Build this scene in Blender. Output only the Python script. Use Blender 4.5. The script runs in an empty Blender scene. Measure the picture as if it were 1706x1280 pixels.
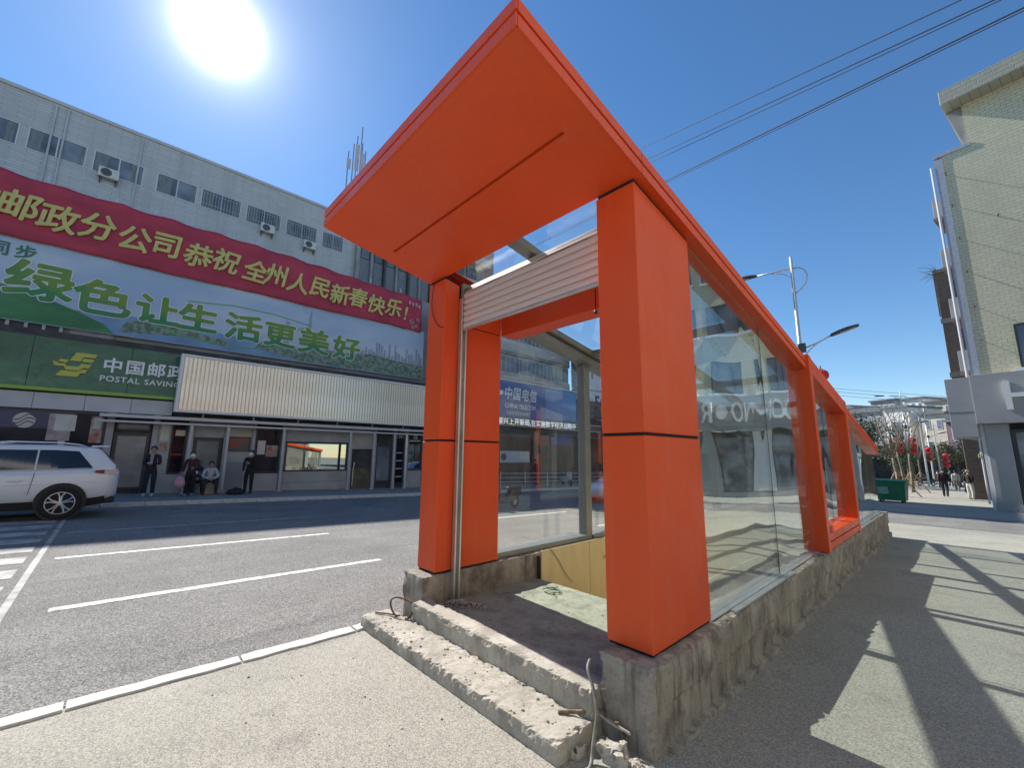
import bpy, bmesh, math, random
from mathutils import Vector, Matrix, noise

R = math.radians
random.seed(7)
scene = bpy.context.scene
col = scene.collection

# ---------------------------------------------------------------- camera
cam_d = bpy.data.cameras.new('camera')
cam = bpy.data.objects.new('camera', cam_d)
col.objects.link(cam)
CAM = Vector((1.362, -2.415, 1.70))
yaw, pitch, roll = R(46.809), R(9.581), R(0.576)
fwd = Vector((-math.sin(yaw) * math.cos(pitch), math.cos(yaw) * math.cos(pitch), math.sin(pitch)))
right = Vector((math.cos(yaw), math.sin(yaw), 0))
up = right.cross(fwd)
r2 = right * math.cos(roll) + up * math.sin(roll)
u2 = -right * math.sin(roll) + up * math.cos(roll)
cam.matrix_world = Matrix(((r2.x, u2.x, -fwd.x, CAM.x), (r2.y, u2.y, -fwd.y, CAM.y), (r2.z, u2.z, -fwd.z, CAM.z), (0, 0, 0, 1)))
cam_d.sensor_width = 36
cam_d.lens = 698.04 / 1706 * 36
cam_d.clip_start = 0.05
cam_d.clip_end = 3000
scene.camera = cam

# ---------------------------------------------------------------- sky, sun, exposure
SUN_EL, SUN_AZ = R(42.0), R(-86.6)          # azimuth clockwise from +Y
sun_dir = Vector((math.sin(SUN_AZ) * math.cos(SUN_EL), math.cos(SUN_AZ) * math.cos(SUN_EL), math.sin(SUN_EL)))
world = bpy.data.worlds.new('World')
scene.world = world
world.use_nodes = True
nt = world.node_tree
nt.nodes.clear()
sky = nt.nodes.new('ShaderNodeTexSky')
sky.sky_type = 'NISHITA'
sky.sun_disc = False
sky.sun_elevation = SUN_EL
sky.sun_rotation = SUN_AZ
sky.altitude = 150
sky.air_density = 1.0
sky.dust_density = 0.0
sky.ozone_density = 3.0
bg = nt.nodes.new('ShaderNodeBackground')
bg.inputs['Strength'].default_value = 0.09
hs = nt.nodes.new('ShaderNodeHueSaturation'); hs.inputs['Saturation'].default_value = 1.18
nt.links.new(sky.outputs[0], hs.inputs['Color']); nt.links.new(hs.outputs[0], bg.inputs['Color'])
# the sun's own disc and aureole, fixed in the sky at the sun's direction
tc = nt.nodes.new('ShaderNodeTexCoord')
dot = nt.nodes.new('ShaderNodeVectorMath'); dot.operation = 'DOT_PRODUCT'
dot.inputs[1].default_value = sun_dir
nrm = nt.nodes.new('ShaderNodeVectorMath'); nrm.operation = 'NORMALIZE'
nt.links.new(tc.outputs['Generated'], nrm.inputs[0])
nt.links.new(nrm.outputs[0], dot.inputs[0])
cl = nt.nodes.new('ShaderNodeMath'); cl.operation = 'MAXIMUM'; cl.inputs[1].default_value = 0
nt.links.new(dot.outputs['Value'], cl.inputs[0])
acc = None
for p_, k_ in ((2300, 9.0), (420, 0.5), (60, 0.12), (14, 0.05)):
    pw = nt.nodes.new('ShaderNodeMath'); pw.operation = 'POWER'; pw.inputs[1].default_value = p_
    nt.links.new(cl.outputs[0], pw.inputs[0])
    ml = nt.nodes.new('ShaderNodeMath'); ml.operation = 'MULTIPLY'; ml.inputs[1].default_value = k_
    nt.links.new(pw.outputs[0], ml.inputs[0])
    if acc is None:
        acc = ml
    else:
        ad = nt.nodes.new('ShaderNodeMath'); ad.operation = 'ADD'
        nt.links.new(acc.outputs[0], ad.inputs[0]); nt.links.new(ml.outputs[0], ad.inputs[1]); acc = ad
glow = nt.nodes.new('ShaderNodeBackground')
glow.inputs['Color'].default_value = (1.0, 0.98, 0.94, 1)
nt.links.new(acc.outputs[0], glow.inputs['Strength'])
adds = nt.nodes.new('ShaderNodeAddShader')
wo = nt.nodes.new('ShaderNodeOutputWorld')
nt.links.new(bg.outputs[0], adds.inputs[0]); nt.links.new(glow.outputs[0], adds.inputs[1])
nt.links.new(adds.outputs[0], wo.inputs['Surface'])

sd = bpy.data.lights.new('sun', 'SUN')
sd.energy = 4.2
sd.angle = R(0.53)
sd.color = (1.0, 0.955, 0.89)
sun = bpy.data.objects.new('sun', sd)
col.objects.link(sun)
sun.rotation_euler = (-sun_dir).to_track_quat('-Z', 'Y').to_euler()
sun.location = (-30, 0, 40)

scene.view_settings.view_transform = 'Standard'
scene.view_settings.look = 'None'
scene.view_settings.gamma = 1
scene.view_settings.exposure = 0.82
scene.cycles.max_bounces = 10
scene.cycles.transparent_max_bounces = 24
scene.cycles.glossy_bounces = 4
scene.cycles.caustics_reflective = False
scene.cycles.caustics_refractive = False

# ---------------------------------------------------------------- helpers: materials
MATS = {}


def mat(name, c, rough=.5, metal=0., var=0., vs=3., bump=0., bs=40., coat=0., c2=None, spec=.5, stretch=(1, 1, 1), thr=(.35, .65), detail=5):
    if name in MATS:
        return MATS[name]
    m = bpy.data.materials.new(name)
    m.use_nodes = True
    n = m.node_tree
    b = n.nodes['Principled BSDF']
    b.inputs['Base Color'].default_value = (*c, 1)
    b.inputs['Roughness'].default_value = rough
    b.inputs['Metallic'].default_value = metal
    b.inputs['Specular IOR Level'].default_value = spec
    b.inputs['Coat Weight'].default_value = coat
    if var or bump or c2:
        t = n.nodes.new('ShaderNodeTexCoord')
        mp = n.nodes.new('ShaderNodeMapping')
        mp.inputs['Scale'].default_value = stretch
        n.links.new(t.outputs['Object'], mp.inputs['Vector'])
    if var or c2:
        nz = n.nodes.new('ShaderNodeTexNoise')
        nz.inputs['Scale'].default_value = vs
        nz.inputs['Detail'].default_value = detail
        n.links.new(mp.outputs[0], nz.inputs['Vector'])
        rp = n.nodes.new('ShaderNodeValToRGB')
        rp.color_ramp.elements[0].position = thr[0]
        rp.color_ramp.elements[1].position = thr[1]
        d = c2 if c2 else tuple(max(0, x * (1 - var)) for x in c)
        e = c if c2 else tuple(min(1, x * (1 + var)) for x in c)
        rp.color_ramp.elements[0].color = (*d, 1)
        rp.color_ramp.elements[1].color = (*e, 1)
        n.links.new(nz.outputs['Fac'], rp.inputs['Fac'])
        n.links.new(rp.outputs['Color'], b.inputs['Base Color'])
    if bump:
        nz2 = n.nodes.new('ShaderNodeTexNoise')
        nz2.inputs['Scale'].default_value = bs
        nz2.inputs['Detail'].default_value = 6
        n.links.new(mp.outputs[0], nz2.inputs['Vector'])
        bp = n.nodes.new('ShaderNodeBump')
        bp.inputs['Strength'].default_value = min(1, bump)
        bp.inputs['Distance'].default_value = .02
        n.links.new(nz2.outputs['Fac'], bp.inputs['Height'])
        n.links.new(bp.outputs['Normal'], b.inputs['Normal'])
    MATS[name] = m
    return m


def mix_rgb(n, a, b, fac, mode='MIX'):
    x = n.nodes.new('ShaderNodeMix'); x.data_type = 'RGBA'; x.blend_type = mode
    for sock, v in ((x.inputs[0], fac), (x.inputs[6], a), (x.inputs[7], b)):
        if isinstance(v, (int, float)):
            sock.default_value = v
        elif isinstance(v, tuple):
            sock.default_value = (*v, 1)
        else:
            n.links.new(v, sock)
    return x.outputs[2]


def noise_fac(n, vec, scale, lo, hi, detail=5, rough=.55):
    z = n.nodes.new('ShaderNodeTexNoise'); z.inputs['Scale'].default_value = scale
    z.inputs['Detail'].default_value = detail; z.inputs['Roughness'].default_value = rough
    n.links.new(vec, z.inputs['Vector'])
    mr = n.nodes.new('ShaderNodeMapRange'); mr.inputs[1].default_value = lo; mr.inputs[2].default_value = hi
    n.links.new(z.outputs['Fac'], mr.inputs[0])
    return mr.outputs[0]


def ground_mat(name, base, dark, light, grain=220., grain_amt=.5, bump=.35, stain=None, rough=.9, streak=None, second=None):
    """aggregate surface: stones of several sizes, blotches, stains"""
    m = bpy.data.materials.new(name); m.use_nodes = True
    n = m.node_tree; b = n.nodes['Principled BSDF']
    t = n.nodes.new('ShaderNodeTexCoord'); v = t.outputs['Object']
    vo = n.nodes.new('ShaderNodeTexVoronoi'); vo.inputs['Scale'].default_value = grain
    n.links.new(v, vo.inputs['Vector'])
    g = n.nodes.new('ShaderNodeSeparateColor'); n.links.new(vo.outputs['Color'], g.inputs[0])
    mr = n.nodes.new('ShaderNodeMapRange'); n.links.new(g.outputs[0], mr.inputs[0])
    mr.inputs[3].default_value = 1 - grain_amt; mr.inputs[4].default_value = 1 + grain_amt
    c = mix_rgb(n, base, light, noise_fac(n, v, .9, .42, .72))
    c = mix_rgb(n, c, dark, noise_fac(n, v, .35, .48, .75))
    c = mix_rgb(n, c, dark, noise_fac(n, v, 7, .58, .8, 8))
    if second:
        # a greyer pour east of the entrance, the join wandering a little
        sx = n.nodes.new('ShaderNodeSeparateXYZ'); n.links.new(v, sx.inputs[0])
        wob = n.nodes.new('ShaderNodeTexNoise'); wob.inputs['Scale'].default_value = 2.5; n.links.new(v, wob.inputs['Vector'])
        ad = n.nodes.new('ShaderNodeMath'); ad.operation = 'ADD'; n.links.new(sx.outputs['X'], ad.inputs[0]); n.links.new(wob.outputs['Fac'], ad.inputs[1])
        mr2 = n.nodes.new('ShaderNodeMapRange'); mr2.inputs[1].default_value = .15; mr2.inputs[2].default_value = .75; n.links.new(ad.outputs[0], mr2.inputs[0])
        c2_ = mix_rgb(n, second, tuple(q * .82 for q in second), noise_fac(n, v, .6, .42, .7, 6))
        c = mix_rgb(n, c, c2_, mr2.outputs[0])
    if stain:
        c = mix_rgb(n, c, stain, noise_fac(n, v, 1.7, .56, .70, 9, .62))
    if streak:
        mp = n.nodes.new('ShaderNodeMapping'); mp.inputs['Scale'].default_value = (1.1, .06, 1)
        n.links.new(v, mp.inputs['Vector'])
        c = mix_rgb(n, c, streak, noise_fac(n, mp.outputs[0], 1.3, .45, .75, 4))
        c = mix_rgb(n, c, tuple(q * .72 for q in base), noise_fac(n, mp.outputs[0], 2.6, .55, .8, 6))
        c = mix_rgb(n, c, tuple(q * .6 for q in base), noise_fac(n, v, .8, .66, .72, 5))
    mul = n.nodes.new('ShaderNodeVectorMath'); mul.operation = 'SCALE'
    n.links.new(c, mul.inputs[0]); n.links.new(mr.outputs[0], mul.inputs['Scale'])
    n.links.new(mul.outputs[0], b.inputs['Base Color'])
    b.inputs['Roughness'].default_value = rough
    b.inputs['Specular IOR Level'].default_value = .3
    bp = n.nodes.new('ShaderNodeBump'); bp.inputs['Strength'].default_value = bump; bp.inputs['Distance'].default_value = .006
    z = n.nodes.new('ShaderNodeTexNoise'); z.inputs['Scale'].default_value = grain * .55; z.inputs['Detail'].default_value = 5
    n.links.new(v, z.inputs['Vector']); n.links.new(z.outputs['Fac'], bp.inputs['Height'])
    n.links.new(bp.outputs['Normal'], b.inputs['Normal'])
    MATS[name] = m
    return m


def tile_mat(name, c1, c2, mortar, w, h, axis, stain=None, rough=.45, bump=.5):
    """small wall tiles too fine to build; axis 'x' wall faces x, 'y' wall faces y"""
    m = bpy.data.materials.new(name); m.use_nodes = True
    n = m.node_tree; b = n.nodes['Principled BSDF']
    t = n.nodes.new('ShaderNodeTexCoord'); s = n.nodes.new('ShaderNodeSeparateXYZ'); cmb = n.nodes.new('ShaderNodeCombineXYZ')
    n.links.new(t.outputs['Object'], s.inputs[0])
    n.links.new(s.outputs['Y' if axis == 'x' else 'X'], cmb.inputs['X']); n.links.new(s.outputs['Z'], cmb.inputs['Y'])
    br = n.nodes.new('ShaderNodeTexBrick')
    br.inputs['Scale'].default_value = 1; br.inputs['Brick Width'].default_value = w; br.inputs['Row Height'].default_value = h
    br.inputs['Mortar Size'].default_value = h * .07; br.inputs['Mortar Smooth'].default_value = .2
    br.inputs['Color1'].default_value = (*c1, 1); br.inputs['Color2'].default_value = (*c2, 1); br.inputs['Mortar'].default_value = (*mortar, 1)
    n.links.new(cmb.outputs[0], br.inputs['Vector'])
    c = br.outputs['Color']
    if stain:
        mp = n.nodes.new('ShaderNodeMapping'); mp.inputs['Scale'].default_value = (1, 1, .12)
        n.links.new(t.outputs['Object'], mp.inputs['Vector'])
        c = mix_rgb(n, c, stain, noise_fac(n, mp.outputs[0], .9, .5, .85, 7))
        c = mix_rgb(n, c, stain, noise_fac(n, t.outputs['Object'], .25, .52, .9, 4))
    n.links.new(c, b.inputs['Base Color'])
    b.inputs['Roughness'].default_value = rough
    bp = n.nodes.new('ShaderNodeBump'); bp.inputs['Strength'].default_value = bump; bp.inputs['Distance'].default_value = .01
    bp.invert = True
    n.links.new(br.outputs['Fac'], bp.inputs['Height']); n.links.new(bp.outputs['Normal'], b.inputs['Normal'])
    MATS[name] = m
    return m


def concrete_mat(name, base, dark, light, dirt):
    m = bpy.data.materials.new(name); m.use_nodes = True
    n = m.node_tree; b = n.nodes['Principled BSDF']
    t = n.nodes.new('ShaderNodeTexCoord'); v = t.outputs['Object']
    c = mix_rgb(n, base, light, noise_fac(n, v, 2.2, .4, .7))
    c = mix_rgb(n, c, dark, noise_fac(n, v, 5, .48, .75, 8))
    mp = n.nodes.new('ShaderNodeMapping'); mp.inputs['Scale'].default_value = (9, 9, .7); n.links.new(v, mp.inputs['Vector'])
    c = mix_rgb(n, c, dirt, noise_fac(n, mp.outputs[0], 2.2, .52, .74, 7))
    c = mix_rgb(n, c, dark, noise_fac(n, v, 60, .56, .8, 4))
    c = mix_rgb(n, c, light, noise_fac(n, v, 130, .62, .85, 3))
    n.links.new(c, b.inputs['Base Color']); b.inputs['Roughness'].default_value = .92
    b.inputs['Specular IOR Level'].default_value = .25
    bp = n.nodes.new('ShaderNodeBump'); bp.inputs['Strength'].default_value = .55; bp.inputs['Distance'].default_value = .012
    z = n.nodes.new('ShaderNodeTexNoise'); z.inputs['Scale'].default_value = 38; z.inputs['Detail'].default_value = 9; z.inputs['Roughness'].default_value = .65
    n.links.new(v, z.inputs['Vector']); n.links.new(z.outputs['Fac'], bp.inputs['Height']); n.links.new(bp.outputs['Normal'], b.inputs['Normal'])
    MATS[name] = m
    return m


def glass_mat(name, tint=(.86, .93, .9), wav=0., wscale=.7, f0=.045, wstretch=(1, 1, .5), film=0., power=4.2):
    """clear sheet glass: tinted transmission and a Schlick mirror reflection"""
    m = bpy.data.materials.new(name); m.use_nodes = True
    n = m.node_tree; n.nodes.clear()
    out = n.nodes.new('ShaderNodeOutputMaterial')
    tr = n.nodes.new('ShaderNodeBsdfTransparent'); tr.inputs[0].default_value = (*tint, 1)
    gl = n.nodes.new('ShaderNodeBsdfGlossy'); gl.inputs['Roughness'].default_value = 0.0; gl.inputs[0].default_value = (.95, 1, .98, 1)
    lw = n.nodes.new('ShaderNodeLayerWeight'); lw.inputs['Blend'].default_value = .5
    pw = n.nodes.new('ShaderNodeMath'); pw.operation = 'POWER'; pw.inputs[1].default_value = power
    n.links.new(lw.outputs['Facing'], pw.inputs[0])
    mr = n.nodes.new('ShaderNodeMapRange'); mr.inputs[3].default_value = f0; mr.inputs[4].default_value = .95
    n.links.new(pw.outputs[0], mr.inputs[0])
    mx = n.nodes.new('ShaderNodeMixShader')
    n.links.new(mr.outputs[0], mx.inputs[0]); n.links.new(tr.outputs[0], mx.inputs[1]); n.links.new(gl.outputs[0], mx.inputs[2])
    last = mx
    if film:
        df = n.nodes.new('ShaderNodeBsdfDiffuse'); df.inputs[0].default_value = (.7, .72, .68, 1)
        t0 = n.nodes.new('ShaderNodeTexCoord')
        m2 = n.nodes.new('ShaderNodeMixShader')
        ff = noise_fac(n, t0.outputs['Object'], 1.4, .35, .8, 8)
        ml = n.nodes.new('ShaderNodeMath'); ml.operation = 'MULTIPLY'; ml.inputs[1].default_value = film
        n.links.new(ff, ml.inputs[0]); n.links.new(ml.outputs[0], m2.inputs[0])
        n.links.new(mx.outputs[0], m2.inputs[1]); n.links.new(df.outputs[0], m2.inputs[2]); last = m2
    n.links.new(last.outputs[0], out.inputs[0])
    if wav:
        t = n.nodes.new('ShaderNodeTexCoord'); mp = n.nodes.new('ShaderNodeMapping'); mp.inputs['Scale'].default_value = wstretch
        n.links.new(t.outputs['Object'], mp.inputs['Vector'])
        z = n.nodes.new('ShaderNodeTexNoise'); z.inputs['Scale'].default_value = wscale; z.inputs['Detail'].default_value = 1
        n.links.new(mp.outputs[0], z.inputs['Vector'])
        bp = n.nodes.new('ShaderNodeBump'); bp.inputs['Strength'].default_value = 1; bp.inputs['Distance'].default_value = wav
        n.links.new(z.outputs['Fac'], bp.inputs['Height']); n.links.new(bp.outputs['Normal'], gl.inputs['Normal'])
    MATS[name] = m
    return m


# ---------------------------------------------------------------- helpers: meshes
class MB:
    def __init__(s):
        s.v, s.f, s.m = [], [], []

    def add(s, vs, fs, mi=0):
        o = len(s.v); s.v += [tuple(p) for p in vs]
        s.f += [tuple(i + o for i in q) for q in fs]; s.m += [mi] * len(fs)
        return s

    def box(s, x0, x1, y0, y1, z0, z1, mi=0):
        return s.add([(x0, y0, z0), (x1, y0, z0), (x1, y1, z0), (x0, y1, z0), (x0, y0, z1), (x1, y0, z1), (x1, y1, z1), (x0, y1, z1)],
                     [(0, 3, 2, 1), (4, 5, 6, 7), (0, 1, 5, 4), (1, 2, 6, 5), (2, 3, 7, 6), (3, 0, 4, 7)], mi)

    def quad(s, a, b, c, d, mi=0):
        return s.add([a, b, c, d], [(0, 1, 2, 3)], mi)

    def prism(s, poly, axis, a, b, mi=0):
        """2-D polygon extruded along an axis; poly is (u,v): axis x -> (y,z), y -> (x,z), z -> (x,y)"""
        n = len(poly)
        mk = {'x': lambda p, t: (t, p[0], p[1]), 'y': lambda p, t: (p[0], t, p[1]), 'z': lambda p, t: (p[0], p[1], t)}[axis]
        vs = [mk(p, a) for p in poly] + [mk(p, b) for p in poly]
        fs = [tuple(range(n - 1, -1, -1)), tuple(range(n, 2 * n))]
        fs += [(i, (i + 1) % n, n + (i + 1) % n, n + i) for i in range(n)]
        return s.add(vs, fs, mi)

    def tube(s, pts, r, n=8, mi=0, cap=True):
        pts = [Vector(p) for p in pts]
        rs = r if isinstance(r, (list, tuple)) else [r] * len(pts)
        vs, fs = [], []
        prev = None
        for i, p in enumerate(pts):
            d = (pts[min(i + 1, len(pts) - 1)] - pts[max(i - 1, 0)]).normalized()
            if prev is None:
                a = d.cross(Vector((0, 0, 1)))
                if a.length < .1:
                    a = d.cross(Vector((1, 0, 0)))
            else:
                a = prev - d * prev.dot(d)
            a.normalize(); prev = a; b = d.cross(a)
            for k in range(n):
                t = 2 * math.pi * k / n
                vs.append(p + (a * math.cos(t) + b * math.sin(t)) * rs[i])
        for i in range(len(pts) - 1):
            for k in range(n):
                fs.append((i * n + k, i * n + (k + 1) % n, (i + 1) * n + (k + 1) % n, (i + 1) * n + k))
        if cap:
            fs.append(tuple(range(n - 1, -1, -1))); fs.append(tuple(range((len(pts) - 1) * n, len(pts) * n)))
        return s.add(vs, fs, mi)

    def lathe(s, prof, c=(0, 0, 0), n=16, mi=0, axis='z'):
        """prof = [(r, h)] turned round an axis through c"""
        vs, fs = [], []
        for (r, h) in prof:
            for k in range(n):
                t = 2 * math.pi * k / n
                u, w = r * math.cos(t), r * math.sin(t)
                p = {'z': (u, w, h), 'x': (h, u, w), 'y': (u, h, w)}[axis]
                vs.append((c[0] + p[0], c[1] + p[1], c[2] + p[2]))
        m = len(prof)
        for i in range(m - 1):
            for k in range(n):
                fs.append((i * n + k, i * n + (k + 1) % n, (i + 1) * n + (k + 1) % n, (i + 1) * n + k))
        fs.append(tuple(range(n - 1, -1, -1))); fs.append(tuple(range((m - 1) * n, m * n)))
        return s.add(vs, fs, mi)

    def build(s, name, m, parent=None, bevel=0, smooth=False, local=False, merge=False):
        me = bpy.data.meshes.new(name)
        me.from_pydata(s.v, [], s.f)
        ms = m if isinstance(m, (list, tuple)) else [m]
        for x in ms:
            me.materials.append(x)
        if len(ms) > 1:
            me.polygons.foreach_set('material_index', s.m)
        bm = bmesh.new(); bm.from_mesh(me)
        if merge:
            bmesh.ops.remove_doubles(bm, verts=bm.verts, dist=1e-5)
        bmesh.ops.recalc_face_normals(bm, faces=bm.faces)
        if bevel:
            bmesh.ops.bevel(bm, geom=[e for e in bm.edges if len(e.link_faces) == 2 and e.calc_face_angle(0) > .5], offset=bevel, segments=1, affect='EDGES', clamp_overlap=True)
        bm.to_mesh(me); bm.free()
        if smooth:
            me.polygons.foreach_set('use_smooth', [True] * len(me.polygons))
        o = bpy.data.objects.new(name, me)
        col.objects.link(o)
        if parent is not None:
            o.parent = parent
            if not local:
                w = Vector((0, 0, 0)); q = parent
                while q is not None:
                    w += q.location; q = q.parent
                o.location = -w
        return o


def thing(name, label, cat, loc=(0, 0, 0), rz=0, group=None):
    o = bpy.data.objects.new(name, None)
    o.empty_display_size = .2
    col.objects.link(o)
    o.location = loc; o.rotation_euler = (0, 0, rz)
    return tag(o, label, cat, group)


def tag(o, label=None, cat=None, group=None, kind=None):
    for k, v in (('label', label), ('category', cat), ('group', group), ('kind', kind)):
        if v:
            o[k] = v
    return o


def struct(o):
    o['kind'] = 'structure'
    return o


def copy_tree(o, parent=None):
    c = o.copy(); col.objects.link(c); c.parent = parent
    for ch in list(o.children):
        copy_tree(ch, c)
    return c


def add_mesh_obj(name, me, parent, loc=(0, 0, 0), rot=(0, 0, 0)):
    o = bpy.data.objects.new(name, me); col.objects.link(o)
    o.parent = parent; o.location = loc; o.rotation_euler = rot
    return o


def wloc(p):
    w = Vector((0, 0, 0))
    while p is not None:
        w += p.location; p = p.parent
    return w


def text(s, size, m, parent, loc, rot, name='lettering', ext=.01, off=0., shear=0., align='CENTER', sx=1., space=1.):
    cu = bpy.data.curves.new(name, 'FONT')
    cu.body = s; cu.size = size; cu.extrude = ext; cu.offset = off; cu.shear = shear
    cu.align_x = align; cu.align_y = 'CENTER'; cu.resolution_u = 3; cu.space_character = space
    t = bpy.data.objects.new(name, cu); col.objects.link(t)
    dg = bpy.context.evaluated_depsgraph_get()
    me = bpy.data.meshes.new_from_object(t.evaluated_get(dg))
    bpy.data.objects.remove(t); bpy.data.curves.remove(cu)
    me.materials.clear(); me.materials.append(m)
    o = bpy.data.objects.new(name, me); col.objects.link(o)
    if parent is not None:
        o.parent = parent
        loc = Vector(loc) - wloc(parent)
    o.location = loc; o.rotation_euler = rot; o.scale = (sx, 1, 1)
    return o


def bold_text(s, size, m, parent, loc, rot, name, d, ring=8, sx=1., step=.0008, shear=0.):
    """a heavy character: the glyph repeated round a small ring, each copy a hair further out"""
    o = text(s, size, m, parent, loc, rot, name, ext=.003, off=0, sx=sx, shear=shear)
    bm = bmesh.new(); bm.from_mesh(o.data)
    base = bm.verts[:] + bm.edges[:] + bm.faces[:]
    for k in range(ring):
        a = 2 * math.pi * k / ring
        g = bmesh.ops.duplicate(bm, geom=base)
        vs = [e for e in g['geom'] if isinstance(e, bmesh.types.BMVert)]
        bmesh.ops.translate(bm, verts=vs, vec=(d * math.cos(a), d * math.sin(a), -step * (k + 1)))
    bm.to_mesh(o.data); bm.free()
    return o


FACE_X = (R(90), 0, R(90))      # lettering on a wall that faces +x
FACE_NY = (R(90), 0, 0)         # lettering on a wall that faces -y


def grid_block(x0, x1, y0, y1, z0, z1, st, chip=.012, amp=.004, seed=0, extra=None, fq=1.):
    """a cast block with uneven faces and broken edges"""
    s = MB()
    nx, ny, nz = [max(1, int(round((b - a) / t))) for a, b, t in ((x0, x1, st[0]), (y0, y1, st[1]), (z0, z1, st[2]))]
    X = [x0 + (x1 - x0) * i / nx for i in range(nx + 1)]
    Y = [y0 + (y1 - y0) * i / ny for i in range(ny + 1)]
    Z = [z0 + (z1 - z0) * i / nz for i in range(nz + 1)]

    def dis(p):
        x, y, z = p
        q = Vector((x * 9 + seed, y * 9, z * 9)) * fq
        nv = noise.noise_vector(q) * amp + noise.noise_vector(q * 3.1) * amp * .6
        ex = min(x - x0, x1 - x); ey = min(y - y0, y1 - y); ez = z1 - z
        near = sorted((ex, ey, ez))
        e = near[1]
        if e < .05:
            k = max(0, noise.noise(Vector((x * 6 + seed, y * 6, z * 6 + 9)) * fq) + .25) * chip * (1 - e / .05)
            k += max(0, noise.noise(Vector((x * 19 + seed, y * 19, z * 19)) * fq) - .1) * chip * 1.3 * (1 - e / .05)
            cx = 1 if x - x0 < .05 else (-1 if x1 - x < .05 else 0)
            cy = 1 if y - y0 < .05 else (-1 if y1 - y < .05 else 0)
            cz = -1 if ez < .05 else 0
            nv = nv + Vector((cx, cy, cz)) * k
        r = Vector(p) + nv
        if extra:
            r = extra(r, p)
        return tuple(r)
    cache = {}

    def face(A, B, mk):
        idx = []
        for a in A:
            row = []
            for b in B:
                p = mk(a, b)
                key = tuple(round(t, 5) for t in p)
                if key not in cache:
                    cache[key] = len(s.v); s.v.append(dis(p))
                row.append(cache[key])
            idx.append(row)
        for i in range(len(A) - 1):
            for j in range(len(B) - 1):
                s.f.append((idx[i][j], idx[i + 1][j], idx[i + 1][j + 1], idx[i][j + 1])); s.m.append(0)
    face(X, Y, lambda a, b: (a, b, z1))
    face(X, Z, lambda a, b: (a, y0, b)); face(X, Z, lambda a, b: (a, y1, b))
    face(Y, Z, lambda a, b: (x0, a, b)); face(Y, Z, lambda a, b: (x1, a, b))
    return s

# ---------------------------------------------------------------- materials
orange = bpy.data.materials.new('orange_panel'); orange.use_nodes = True
on = orange.node_tree; ob_ = on.nodes['Principled BSDF']; ot = on.nodes.new('ShaderNodeTexCoord'); ov = ot.outputs['Object']
oc = mix_rgb(on, (.78, .092, .018), (.70, .082, .02), noise_fac(on, ov, .9, .4, .7, 4))
omp = on.nodes.new('ShaderNodeMapping'); omp.inputs['Scale'].default_value = (11, 11, .5); on.links.new(ov, omp.inputs['Vector'])
dust = on.nodes.new('ShaderNodeMath'); dust.operation = 'MULTIPLY'; dust.inputs[1].default_value = .10
on.links.new(noise_fac(on, omp.outputs[0], 1.6, .5, .85, 7), dust.inputs[0])
oc = mix_rgb(on, oc, (.52, .34, .24), dust.outputs[0])
smu = on.nodes.new('ShaderNodeMath'); smu.operation = 'MULTIPLY'; smu.inputs[1].default_value = .16
on.links.new(noise_fac(on, ov, 5.5, .60, .82, 9, .65), smu.inputs[0])
oc = mix_rgb(on, oc, (.50, .30, .22), smu.outputs[0])
on.links.new(oc, ob_.inputs['Base Color'])
orr = on.nodes.new('ShaderNodeMapRange'); orr.inputs[3].default_value = .30; orr.inputs[4].default_value = .52
on.links.new(noise_fac(on, ov, 2.3, .3, .7, 6), orr.inputs[0]); on.links.new(orr.outputs[0], ob_.inputs['Roughness'])
ob_.inputs['Specular IOR Level'].default_value = .35
obp = on.nodes.new('ShaderNodeBump'); obp.inputs['Strength'].default_value = .12; obp.inputs['Distance'].default_value = .02
ozz = on.nodes.new('ShaderNodeTexNoise'); ozz.inputs['Scale'].default_value = 1.5; ozz.inputs['Detail'].default_value = 2
on.links.new(ov, ozz.inputs['Vector']); on.links.new(ozz.outputs['Fac'], obp.inputs['Height']); on.links.new(obp.outputs['Normal'], ob_.inputs['Normal'])
dark_gap = mat('dark_gap', (.015, .014, .014), rough=.9)
steel = mat('grey_steel', (.24, .26, .25), rough=.45, metal=.3, var=.06, vs=4)
alu = mat('bare_aluminium', (.62, .62, .61), rough=.35, metal=.8, var=.08, vs=6)
slat_m = mat('shutter_slat', (.70, .63, .60), rough=.4, metal=.2, var=.07, vs=2.2, stretch=(1.2, 1, 26))
roll_m = mat('shutter_film', (.62, .55, .51), rough=.3, metal=.2, c2=(.25, .15, .12), vs=2.0, stretch=(.9, 3, 22), thr=(.42, .52))
cream = mat('cream_panel', (.66, .54, .30), rough=.4, var=.06, vs=2, stretch=(4, 4, .5))
concrete = concrete_mat('raw_concrete', (.30, .278, .235), (.12, .11, .095), (.45, .42, .365), (.145, .125, .098))
step_con = concrete_mat('step_concrete', (.42, .395, .335), (.24, .225, .19), (.55, .52, .45), (.32, .285, .23))
pavement_m = ground_mat('cement_pavement', (.325, .308, .265), (.245, .232, .20), (.395, .375, .32), grain=150, grain_amt=.38, bump=.4, stain=(.255, .242, .215), second=(.33, .332, .285))
asphalt = ground_mat('asphalt', (.185, .18, .17), (.14, .138, .132), (.24, .235, .22), grain=105, grain_amt=.62, bump=.7, streak=(.20, .198, .19))
far_pave = ground_mat('far_pavement', (.27, .255, .235), (.20, .19, .18), (.32, .30, .28), grain=60, grain_amt=.2)
paint = mat('road_paint', (.66, .65, .59), rough=.75, c2=(.30, .295, .28), vs=11, thr=(.34, .52), detail=9, bump=.2, bs=120)
old_paint = mat('worn_paint', (.44, .415, .38), rough=.75, c2=(.22, .22, .215), vs=4, thr=(.36, .58), detail=9, bump=.2, bs=120)
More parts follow.
